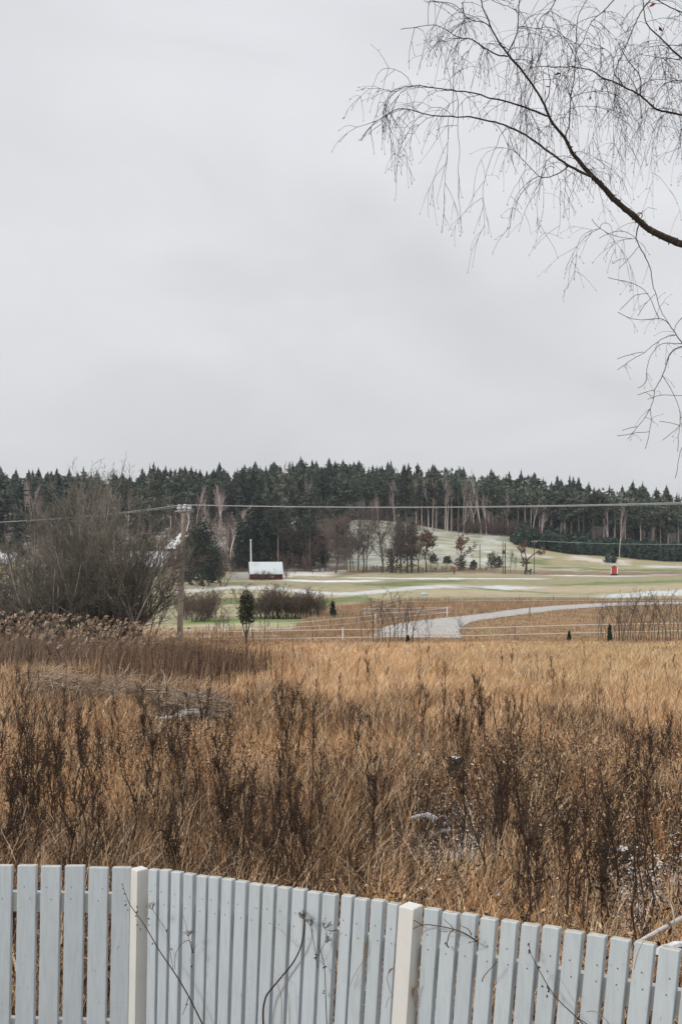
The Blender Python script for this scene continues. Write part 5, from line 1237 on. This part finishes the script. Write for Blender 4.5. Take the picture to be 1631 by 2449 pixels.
# ------------------------------------------------------------------ dark weed stalks, one by one
def stalk(seed, h, kind):
    R = np.random.default_rng(seed); r = bpy.data.objects.new('weed_stalk', None); C.objects.link(r)
    m = MB(); k = 9; dx = np.cumsum(R.normal(0, .03, k + 1)) ; dy = np.cumsum(R.normal(0, .03, k + 1)); z = np.linspace(0, h, k + 1)
    pts = np.stack([dx + .05 * z, dy, z], 1); m.tube(pts, np.linspace(.0105, .0035, k + 1), 5); o = m.build('stem', M_weed, r)
    S = []
    for i in range(26 if kind == 0 else 14):
        t = R.uniform(.3, 1); p = np.array([np.interp(t * h, z, pts[:, c]) for c in range(3)]); az = R.uniform(0, 6.28)
        d = unit(np.array([math.cos(az) * .55, math.sin(az) * .55, 1])); ln = R.uniform(.08, .32) * (1.15 - .6 * t); q = p
        for s_ in range(4):
            e = q + d * ln / 4; S.append((q, e, .0038, .0024)); d = unit(d + R.normal(0, .18, 3) + [0, 0, .1]); q = e
            if R.random() < .6: S.append((q, q + unit(d + R.normal(0, .6, 3)) * ln * .22, .0016, .001))
    V, Q = segs_geo([s[0] for s in S], [s[1] for s in S], np.array([s[2] for s in S]), np.array([s[3] for s in S])); tri_mesh('side_shoots', V, Q, M_weed, quads=True, parent=r)
    c = np.array([s[1] for s in S]); c = np.repeat(c, 4 if kind == 0 else 1, axis=0) + R.normal(0, .012, (len(c) * (4 if kind == 0 else 1), 3)); V, T = leaf_geo(R, c, .0085, aspect=.6); tri_mesh('seed_heads', V, T, M_weed, parent=r)
    return r
stalks = [stalk(900 + i, rnd.uniform(1.0, 1.35), i % 2) for i in range(7)]
def FZ(x, what):
    for lim, ph in ((180, 'above the leftmost boards'), (420, 'above the corner post'), (800, 'between the two posts'), (1150, 'above the second post'), (1400, 'right of the snowy patch'), (9999, 'above the rightmost boards')):
        if x < lim: return what + ', ' + ph
cl = [(60, 11), (110, 10.5), (20, 9), (160, 11.5), (330, 9.5), (240, 9.2), (420, 9), (560, 9), (640, 8.5), (720, 9.2), (1150, 9), (1200, 8.2), (1300, 8), (1420, 7.5), (1550, 8), (900, 9), (90, 13), (200, 14), (1230, 13), (700, 15), (1100, 15), (400, 12), (1560, 11.5)]
for i in range(215):
    cx_, cd = cl[rnd.randrange(len(cl))]; x = rnd.gauss(cx_, 45 * 9 / cd); D = max(5.9, rnd.gauss(cd, 1.1))
    if x > 1000: D = max(D, 5.2)
    q = GD(x, D); s = rnd.uniform(.55, 1.05)
    put_copy(stalks, q, rnd.uniform(0, 6.28), s, label=FZ(x, 'dark dead weed stalk ' + ('close behind the fence' if D < 8.6 else 'in the rough' if D < 11 else 'farther out in the rough')), cat='weed', group=FZ(x, 'dark weed stalks ' + ('close behind the fence' if D < 8.6 else 'in the rough' if D < 11 else 'farther out')))
for i in range(95):
    x = rnd.uniform(-40, 1660); D = rnd.uniform(13, 34)
    put_copy(stalks, GD(x, D), rnd.uniform(0, 6.28), rnd.uniform(.6, .95), label=FZ(x, 'dark weed stalk in the far tan grass'), cat='weed', group=FZ(x, 'weed stalks in the far tan grass'))
# saplings in the meadow, traced one by one: base x,y  top y, lean
SP = dict(levels=2, steps=[10, 5, 3], wander=[.05, .09, .12], up=[.03, .09, .04], kids=[12, 4, 0], span=[(.15, .95), (.2, 1)], ang=[(.35, .75), (.3, .7)], ratio=[.36, .4], rr=.5, rmin=.0018)
TRS = [(1190, 2180, 1700, -.12, 'dark sapling in front of the snowy patch, leaning left'), (738, 2110, 1660, .03, 'slender sapling holding one orange leaf left of the middle'), (1060, 1820, 1545, .05, 'thin tall sapling just left of the mossy stump top'), (1165, 2150, 1820, -.10, 'second dark stem just left of the leaning dark sapling'),
       (1395, 2230, 1960, .02, 'straight reddish rod rising in front of the fence top on the right'), (330, 2080, 1800, -.12, 'dark stem leaning left above the fence corner post'), (320, 2060, 1900, .1, 'short dark stem beside the leaning one above the corner post'), (75, 1980, 1600, .03, 'tall dark shoot near the left edge of the meadow'), (118, 1960, 1580, .03, 'dark shoot right of the one at the left edge'),
       (1235, 1860, 1650, -.1, 'thin sapling in the tan grass right of the mossy stump'), (1385, 1900, 1720, .04, 'thin sapling behind the drooping stalk by the dark stump'), (740, 1640, 1550, .1, 'twiggy shrub top in the far tan grass left of the middle'), (780, 1660, 1560, .1, 'twiggy shrub right of the far twiggy shrub top'), (705, 1650, 1545, -.03, 'twiggy shrub left of the far twiggy shrub top'),
       (1290, 1670, 1600, 0, 'small dark twig tuft in the far tan grass on the right'), (1610, 1830, 1720, -.2, 'dark branched stalk leaning at the right edge'), (610, 1620, 1530, -.06, 'bent twigs above the brown herbs'), (1010, 2110, 1860, .08, 'dark stem behind the snowy patch')]
for i, (x, yb, yt, ln, lab) in enumerate(TRS):
    D = hit(x, yb) if yb < 2050 else {2180: 8.0, 2110: 9.5, 2150: 8.4, 2230: 6.5, 2080: 8.8, 2060: 8.8}.get(yb, 9)
    base = GD(x, D); topz = CZ - (yt - YH) / F * D; h = max(.5, topz - base[2])
    r = plant('sapling', 950 + i, [((0, 0, 0), (ln, 0, 1), h, .004 + .0032 * h)] * 1, dict(SP, kids=[12 if i not in (4,) else 1, 4, 0]), (M_weed, M_weed)); r.location = base; tag(r, label=lab, cat='sapling')
m = MB(); V, T = leaf_geo(R, np.array([P(773, 1882, 9.3)]), .02, per=3); o = tri_mesh('orange_leaf', V, T, mat('orange_leaf', (.45, .14, .04), .8)); tag(o, label='single orange leaf clinging in the rough left of the middle', cat='leaf')
# bent pale blades arching out of the rough
for i, (x, y, D) in enumerate(((60, 2000, 7.5), (130, 2040, 7.2), (250, 2010, 8), (860, 2040, 7.5), (1000, 2110, 7), (1180, 2120, 6.8), (1310, 2080, 7), (1450, 2150, 6.2), (1480, 2180, 6), (560, 2050, 8), (700, 2060, 8), (400, 1990, 8.5))):
    p = np.array(P(x, y, D)); b = np.array([p[0] + rnd.uniform(-.3, .3), D, gz(p[0], D)]); mid = (p + b) / 2 + [rnd.uniform(-.1, .1), 0, .25]; e = p + [rnd.uniform(-.3, .3), 0, -rnd.uniform(.05, .3)]
    m = MB(); t = np.linspace(0, 1, 12)[:, None]; c = (1 - t) ** 3 * b + 3 * (1 - t) ** 2 * t * mid + 3 * (1 - t) * t ** 2 * p + t ** 3 * e
    m.tube(c, np.linspace(.0035, .0012, 12), 4); o = m.build('grass_stalk', M_weed2); tag(o, label='long pale bent grass stalk arching over the dark weeds behind the fence', cat='grass stalk', group='long bent grass stalks')

# ------------------------------------------------------------------ logs, brush, stumps
def log(name, pts, rads, m_, label, snow=None, cat='log', knobs=0, seed=0):
    R = np.random.default_rng(seed); o0 = np.array(pts[0]); L = np.array(pts) - o0
    s = np.linspace(0, 1, len(L)); sq = np.linspace(0, 1, 14); Q = np.stack([np.interp(sq, s, L[:, k]) for k in range(3)], 1); Q += R.normal(0, rads[0] * .12, Q.shape); rr = np.interp(sq, np.linspace(0, 1, len(rads)), rads) * R.uniform(.9, 1.1, 14)
    r = empty(name, o0, label=label, cat=cat); mm = MB(); mm.tube(Q, rr, 10); mm.build('wood', m_, r, smooth=False)
    for k in range(knobs):
        i = R.integers(2, 12); d = unit(R.normal(0, 1, 3) + [0, 0, 1]); mm = MB(); mm.tube([Q[i], Q[i] + d * rr[i] * 3, Q[i] + d * rr[i] * 5 + R.normal(0, .03, 3)], [rr[i] * .35, rr[i] * .25, rr[i] * .1], 5); mm.build('branch_stub', m_, r)
    if snow:
        mm = MB(); mm.tube(Q + [0, 0, 1] * np.array([1]) * (rr * .75)[:, None] * np.array([0, 0, 1]), rr * snow, 7); mm.build('snow_cover', M_snow, r)
    return r
def PG(x, y, D): return P(x, y, D)
log('fallen_log', [PG(400, 1688, 22), PG(440, 1678, 22), PG(455, 1672, 22.1), PG(492, 1660, 22.3)], [.07, .10, .11, .09], M_log, 'thick grey log of the brush pile, rising to the right', knobs=3, seed=1)
log('fallen_log', [PG(398, 1657, 22.6), PG(425, 1665, 22.4), PG(443, 1673, 22.1)], [.03, .05, .055], M_log, 'thinner grey log of the brush pile, meeting the thick one', knobs=1, seed=2)
log('birch_log', [PG(418, 1715, 21.3), PG(440, 1708, 21.3), PG(452, 1705, 21.3), PG(480, 1707, 21.3), PG(514, 1706, 21.4)], [.04, .06, .06, .06, .045], M_wlog, 'snow-topped white birch log lying in front of the brush pile', snow=.8, seed=3)
log('birch_log', [PG(355, 1722, 21.0), PG(385, 1720, 21.0), PG(415, 1716, 21.0)], [.02, .03, .03], M_wlog, 'thin white birch pole left of the snow-topped log', snow=.8, seed=4)
log('birch_log', [PG(415, 1732, 20.8), PG(440, 1729, 20.8), PG(462, 1734, 20.8)], [.02, .028, .02], M_wlog, 'short snowy pole below the snow-topped birch log', snow=.9, seed=5)
log('birch_log', [PG(497, 1733, 20.8), PG(525, 1731, 20.8), PG(560, 1728, 20.8)], [.03, .035, .025], M_wlog, 'short snowy pole at the right end of the brush pile', snow=.9, seed=6)
log('birch_log', [PG(1518, 2258, 4.85), PG(1555, 2236, 4.95), PG(1597, 2212, 5.1), PG(1660, 2178, 5.3)], [.008, .010, .010, .011], M_wlog, 'white birch log leaning up just behind the fence on the right', seed=7, knobs=0)
log('fallen_branch', [PG(1560, 2110, 5.3), PG(1585, 2140, 5.2), PG(1605, 2165, 5.2), PG(1612, 2200, 5.1), PG(1605, 2240, 5.0)], [.003, .0045, .005, .0045, .003], M_log, 'grey curved branch hanging down behind the right end of the fence', seed=8, cat='branch')
log('snowy_log', [PG(1570, 2280, 4.6), PG(1610, 2268, 4.7), PG(1680, 2255, 4.8)], [.014, .016, .016], M_stump, 'snow-covered log at the lower right edge behind the fence', snow=1.1, seed=9)
log('fallen_branch', [PG(985, 1958, 10.6), PG(1020, 1952, 10.6), PG(1045, 1960, 10.6)], [.02, .028, .018], M_wlog, 'pale branch lying below the snowy stump top', seed=10, snow=.8, cat='branch')
log('fallen_branch', [PG(1015, 1892, 11), PG(1030, 1908, 11), PG(1046, 1923, 11)], [.012, .016, .012], M_weed2, 'pale broken stick left of the mossy stump', seed=12, cat='branch')
log('snowy_log', [PG(725, 1922, 11.6), PG(770, 1915, 11.6), PG(825, 1918, 11.6)], [.02, .03, .02], M_log, 'snow-dusted stick lying in the grass left of the middle', snow=1.1, seed=11)
# brush pile: thin grey branches
S0, S1, RA, RB = [], [], [], []
O = np.array(GD(330, 23))
for i in range(1500):
    t = rnd.random(); x = 60 + 470 * t; y = 1626 + 66 * t + rnd.gauss(0, 17); D = 24.5 - 3 * t + rnd.gauss(0, .8)
    p = np.array(P(x, y, D)); p[2] = max(p[2], gz(p[0], D) + .03) ; d = unit(np.array([rnd.gauss(.6, .8), rnd.gauss(0, .6), rnd.gauss(.05, .45)])); tk = rnd.choice([.6, .8, 1, 1, 1.9])
    for k in range(4):
        q = p + d * rnd.uniform(.06, .2); S0.append(p - O); S1.append(q - O); RA.append((.009 - .0014 * k) * tk); RB.append((.0078 - .0014 * k) * tk); d = unit(d + np.array([rnd.gauss(0, .2)] * 1 + [rnd.gauss(0, .2), rnd.gauss(0, .2)])); p = q
V, Q4 = segs_geo(S0, S1, np.array(RA), np.array(RB)); o = tri_mesh('brush_pile', V, Q4, mat('grey_brushwood', (.48, .37, .27), .95, noise=(2, (.20, .14, .10), .4, .6), spec=.1), quads=True); o.location = O
tag(o, label='long heap of cut grey brushwood in front of the reeds on the left', cat='brush pile', kind='stuff')
def stump(x, ytop, ybase, wpx, D, label, snowy=True, seed=0):
    R = np.random.default_rng(seed); r = empty('tree_stump', GD(x, D), label=label, cat='stump'); zt = CZ - (ytop - YH) / F * D - r.location.z; rad = wpx / 2 / F * D
    mm = MB(); n = 16; L = []; zs = [-.1, .05, zt * .3, zt * .7, zt - .01, zt]; rs = [1.7, 1.35, 1.08, 1.0, 1.0, .9]; wob = R.uniform(.72, 1.18, n); tl = R.uniform(-.18, .18, n)
    for z, k in zip(zs, rs):
        for j in range(n): a = j * 2 * math.pi / n; q = rad * k * wob[j] * R.uniform(.95, 1.05); L.append((q * math.cos(a), q * math.sin(a), z + (R.normal(0, .012) + tl[j] * rad * .9 if z > .1 else 0)))
    fs = [(l * n + j, l * n + (j + 1) % n, (l + 1) * n + (j + 1) % n, (l + 1) * n + j) for l in range(5) for j in range(n)] + [tuple(5 * n + j for j in range(n))]
    mm.add(L, fs); mm.build('wood', M_stump, r)
    V, T = leaf_geo(R, np.stack([rad * (k_ := R.uniform(.95, 1.2, 420)) * np.cos(t_ := R.uniform(0, 6.28, 420)), rad * k_ * np.sin(t_), R.uniform(.02, zt - .02, 420)], 1), .017); tri_mesh('moss', V, T, mat('moss', (.055, .058, .034), .95, noise=(12, (.11, .10, .06), .5, .7)), parent=r)
    if snowy:
        mm = MB(); L = []
        for z, k in ((zt - .002, .60), (zt + .006, .50), (zt + .009, .3)):
            for j in range(n): a = j * 2 * math.pi / n; L.append((rad * k * wob[j] * math.cos(a), rad * k * wob[j] * math.sin(a), z + .004 + tl[j] * rad * .9 * k))
        fs = [(l * n + j, l * n + (j + 1) % n, (l + 1) * n + (j + 1) % n, (l + 1) * n + j) for l in range(2) for j in range(n)] + [tuple(2 * n + j for j in range(n))]
        mm.add(L, fs); mm.build('snow_cap', M_snow, r)
    return r
stump(1090, 1812, 1900, 38, 12.6, 'tall mossy stump with a thin snow cap in the middle of the rough', seed=1)
stump(994, 1868, 1930, 46, 12.4, 'broad dark stump left of the tall mossy one', seed=2, snowy=False)
stump(1044, 1877, 1930, 28, 12.7, 'small stump with a bright white snow top', seed=3)
stump(1112, 1876, 1910, 22, 12.4, 'small stump with a pale cut top under the tall mossy one', seed=4)
stump(1317, 1940, 2010, 40, 10.8, 'dark decayed stump under the drooping stalk', seed=5, snowy=False)
stump(1354, 1962, 2020, 30, 10.6, 'dark stump with a speck of snow right of the decayed one', seed=6)
stump(1422, 2015, 2060, 26, 9.8, 'small stump with a snowy top on the right', seed=7)
stump(1486, 2030, 2100, 56, 9.4, 'broad dark stump with snow at its rim among snowy weeds on the right', seed=8)
stump(322, 1726, 1760, 9, 19.5, 'small charred stump left of the brush pile', seed=9, snowy=False)
# drooping stalk
m = MB(); L = [P(x, y, 9.5) for x, y in ((1340, 1965), (1332, 1940), (1325, 1915), (1318, 1903), (1308, 1899), (1300, 1905), (1297, 1918))]; m.tube(L, np.linspace(.007, .004, 7), 6); tag(m.build('drooping_stalk', M_weed), label='dark stalk hooked over like a cane beside the decayed stump', cat='weed')

# ------------------------------------------------------------------ dead weeds in front of the fence
def Z7(p): return (p[0] / 1.924, 2000 + p[1] / 1.924)
def Z8(p): return (815.3 + p[0] / 1.9216, 2000 + p[1] / 1.9216)
def dfence(x): return 4.88 if x < 330 else 4.9 - (x - 330) / 1301 * 1.52
def weed(name, label, stems, umbels=(), buds=(), conv=Z7, m_=None, leafs=()):
    m_ = m_ or M_weed; x0, y0 = conv(stems[0][0][0]); o0 = np.array(P(x0, y0, dfence(x0) - .06)); r = empty(name, o0, label=label, cat='weed')
    def W3(p, dd=.0): x, y = conv(p); return np.array(P(x, y, dfence(x) - .05 - dd)) - o0
    for pts, w0, w1 in stems:
        L = np.array([W3(p, .012 * math.sin(i)) for i, p in enumerate(pts)]); s = np.linspace(0, 1, len(L)); sq = np.linspace(0, 1, len(L) * 4)
        Q = np.stack([np.interp(sq, s, L[:, k]) for k in range(3)], 1)
        for _ in range(3): Q[1:-1] = (Q[:-2] + 2 * Q[1:-1] + Q[2:]) / 4
        mm = MB(); mm.tube(Q, np.linspace(w0, w1, len(Q)) / 1.924 / 2 / F * 4.6, 6); mm.build('stem', m_, r)
    if len(umbels):
        for (ux, uy, ur, az) in umbels:
            mm = MB(); c = W3((ux, uy))
            for k in range(9):
                a = az + rnd.uniform(-1.0, 1.0); e = (ux + ur * math.cos(a) * rnd.uniform(.6, 1), uy - ur * math.sin(a) * rnd.uniform(.6, 1)); q = W3(e, rnd.uniform(-.01, .02)); mm.tube([c, (c + q) / 2 + [0, 0, .002], q], [.0009, .0008, .0007], 4)
                for j in range(3):
                    e2 = (e[0] + rnd.gauss(0, 8), e[1] - abs(rnd.gauss(0, 7))); q2 = W3(e2, rnd.uniform(-.01, .01)); mm.tube([q, q2], [.0006, .0005], 3); mm.tube([q2, q2 + [0, 0, .002], q2 + [0, 0, .003]], [.0007, .0013, .0005], 4)
            mm.build('umbel', m_, r)
    if len(buds):
        mm = MB()
        for b_ in buds: q = W3(b_); dr = unit(R.normal(0, 1, 3)) * .006; mm.tube([q - dr, q - dr * .3, q + dr * .4, q + dr], [.0008, .0034, .003, .0006], 5)
        mm.build('seeds', m_, r)
    for pts in leafs:
        L = np.array([W3(p) for p in pts]); s = np.linspace(0, 1, len(L)); sq = np.linspace(0, 1, 10); Q = np.stack([np.interp(sq, s, L[:, k]) for k in range(3)], 1); wd = .006 * np.sin(np.linspace(.1, 3.1, 10)); mm = MB()
        mm.add(np.concatenate([Q - np.stack([wd, 0 * wd, 0 * wd], 1), Q + np.stack([wd, .3 * wd, 0 * wd], 1)]), [(i, i + 1, i + 11, i + 10) for i in range(9)]); mm.build('leaf', m_, r)
weed('leaning_weed', 'long leaning dead stem crossing the corner post of the fence', [([(940, 880), (870, 735), (800, 620), (735, 530), (680, 430), (640, 370), (605, 325), (590, 295), (575, 255), (565, 220)], 7, 2), ([(870, 735), (855, 790), (840, 822)], 3, 2)],
     buds=[(565, 220), (575, 265), (580, 315), (590, 340), (632, 325), (634, 345), (627, 367), (633, 408), (647, 428), (687, 408), (686, 380), (703, 495), (790, 520), (860, 775), (630, 350), (578, 318)])
weed('curved_weed', 'thick dark curved stem in front of the right-hand boards', [([(1213, 880), (1210, 800), (1222, 735), (1260, 690), (1310, 630), (1345, 590), (1378, 530), (1392, 480), (1400, 430), (1403, 380)], 9, 5)], umbels=[(1400, 375, 26, 1.6)])
weed('umbel_weed', 'dead umbel weed with several flat seed heads left of the second post', [([(1505, 880), (1500, 780), (1497, 690), (1495, 600), (1480, 540), (1463, 500)], 4, 2.5), ([(1462, 605), (1450, 520), (1435, 440), (1428, 415)], 3, 2), ([(1452, 570), (1470, 540), (1495, 490), (1500, 480)], 2.5, 2), ([(1495, 490), (1505, 450), (1495, 420)], 2, 1.5), ([(1550, 430), (1525, 438), (1505, 430)], 4, 2)],
     umbels=[(1428, 415, 30, 1.6), (1497, 425, 32, 1.5), (1502, 492, 28, 1.4), (1395, 380, 20, 2.0)], buds=[(1490, 605), (1498, 600), (1490, 712), (1488, 722), (1450, 560), (1455, 545)])
weed('umbel_weed', 'small nodding umbel weed in front of the boards right of the corner post', [([(808, 615), (803, 580), (812, 530), (835, 495), (865, 475), (885, 490), (888, 535)], 2.5, 2.5), ([(888, 535), (878, 500), (870, 470)], 5, 2), ([(870, 470), (855, 400), (838, 350)], 2, 1.5), ([(888, 530), (900, 510), (910, 495)], 2, 1.5)], umbels=[(868, 462, 26, 1.7)], buds=[(888, 535), (884, 595), (882, 600)])
weed('umbel_weed', 'little umbel weed on a thin stem just right of the corner post', [([(800, 622), (785, 540), (770, 435), (735, 385), (705, 340)], 2.5, 2)], umbels=[(703, 338, 26, 1.9)], buds=[(770, 432), (767, 438)])
weed('thin_weed', 'pair of very thin pale stems behind the thick curved one', [([(1335, 880), (1325, 720), (1318, 650), (1265, 635), (1250, 560)], 2, 1.2), ([(1375, 510), (1330, 470), (1280, 420), (1245, 400)], 2, 1.2), ([(1295, 880), (1298, 740), (1280, 690), (1262, 640)], 4, 1.2)], m_=M_weed2)
weed('forked_twig', 'dark forked twig lying across the second post of the fence', [([(628, 486), (595, 462), (560, 442), (520, 428), (480, 418), (430, 410), (400, 406), (370, 407), (340, 420), (322, 432)], 6, 3), ([(370, 407), (340, 388), (310, 374)], 4, 2), ([(322, 432), (312, 425), (302, 410)], 3, 2), ([(520, 430), (500, 440), (490, 475), (485, 500)], 4, 3), ([(520, 430), (500, 405), (470, 380)], 3, 2), ([(600, 455), (585, 425), (550, 412)], 4, 2), ([(628, 486), (605, 484), (585, 492)], 3, 2), ([(490, 440), (450, 435)], 3, 2)],
     buds=[(492, 508), (480, 492), (486, 500), (622, 462), (628, 480), (300, 410), (316, 434)], conv=Z8)
weed('leaning_weed', 'long thin leaning stem with dry seed pods on the right-hand boards', [([(1125, 880), (1085, 835), (1030, 785), (990, 745), (950, 690), (910, 615), (885, 570), (870, 535), (862, 495)], 4.5, 2), ([(1150, 880), (1110, 850), (1085, 835)], 4, 3), ([(990, 745), (955, 715), (948, 690)], 2, 2)], buds=[(862, 495), (860, 500), (863, 525), (866, 532), (948, 690), (952, 702), (924, 690), (910, 603), (946, 735), (953, 712)], conv=Z8)
weed('bent_twig', 'short dark hooked twig on the boards right of the second post', [([(718, 575), (690, 605), (662, 635), (650, 655), (648, 668)], 3, 4)], conv=Z8)
weed('dry_blade', 'brown dry blade curling beside the left side of the second post', [([(250, 600), (225, 620), (208, 650), (222, 700), (240, 740), (262, 775), (282, 800)], 3, 1.5), ([(205, 790), (215, 745), (235, 735), (245, 750)], 2, 1.5)], m_=M_weed2, conv=Z8, leafs=[[(248, 600), (230, 612), (215, 635)]])
weed('dry_blade', 'brown dry blade curling against the right face of the second post', [([(352, 674), (335, 695), (330, 725), (336, 755), (342, 780)], 4, 2)], m_=M_weed2, conv=Z8, leafs=[[(350, 675), (331, 710), (334, 750)]])
weed('dry_blade', 'pale dry grass blade across the boards left of the second post', [([(40, 690), (60, 640), (95, 585), (108, 550), (112, 500), (122, 468)], 2, 3), ([(60, 690), (90, 620), (106, 560)], 1.5, 1.5)], m_=M_weed2, conv=Z8, leafs=[[(122, 468), (112, 520), (106, 570)]])
weed('dry_blade', 'pale straw arching over the lower right boards', [([(1128, 806), (1160, 802), (1190, 818), (1215, 840), (1235, 870)], 3, 2), ([(1000, 640), (1035, 700), (1070, 760), (1095, 800)], 2, 1.5)], m_=M_weed2, conv=Z8)
weed('dry_blade', 'pale straw leaning in front of the far right boards', [([(1345, 610), (1358, 550), (1375, 505), (1392, 475)], 3, 2)], m_=M_weed2, conv=Z8)
# snow specks caught between the right boards
cs = []
for (a_, b_) in [((812 + 3), 0)] + [(r_[1] + 5, 0) for r_ in rb[18:-2]]:
    for _ in range(9 if a_ > 1100 else 3):
        y = rnd.uniform(2215 + (a_ - 1000) * .14, 2449); q = on_pane(a_ - (y - 2200) * .07, PC, PR); cs.append((q[0], q[1] + .03, CZ - (y - YH) / F * q[1]))
cs = np.array(cs); V, T = leaf_geo(rng, cs, .0065, per=3, aspect=.8); tag(tri_mesh('snow_specks', V, T, M_snow), label='specks of snow lodged in the gaps of the fence', cat='snow', kind='stuff')

for grp in (pines, spruces, youngs, bares, birches, bushes, saps, stalks, tm): drop_unused(grp)

# thin damp air over the valley
m = MB(); m.box((0, 690, 40), (4300, 1560, 130)); hz = m.build('haze', None or bpy.data.materials.new('haze'))
hm = hz.data.materials[0]; hm.use_nodes = True; t_ = hm.node_tree; t_.nodes.clear()
pv = t_.nodes.new('ShaderNodeVolumePrincipled'); pv.inputs['Color'].default_value = (.86, .92, 1, 1); pv.inputs['Density'].default_value = .00022; pv.inputs['Anisotropy'].default_value = .2
mo = t_.nodes.new('ShaderNodeOutputMaterial'); t_.links.new(pv.outputs[0], mo.inputs['Volume']); tag(hz, kind='stuff', label='thin damp haze in the air over the fields and the wood', cat='haze')
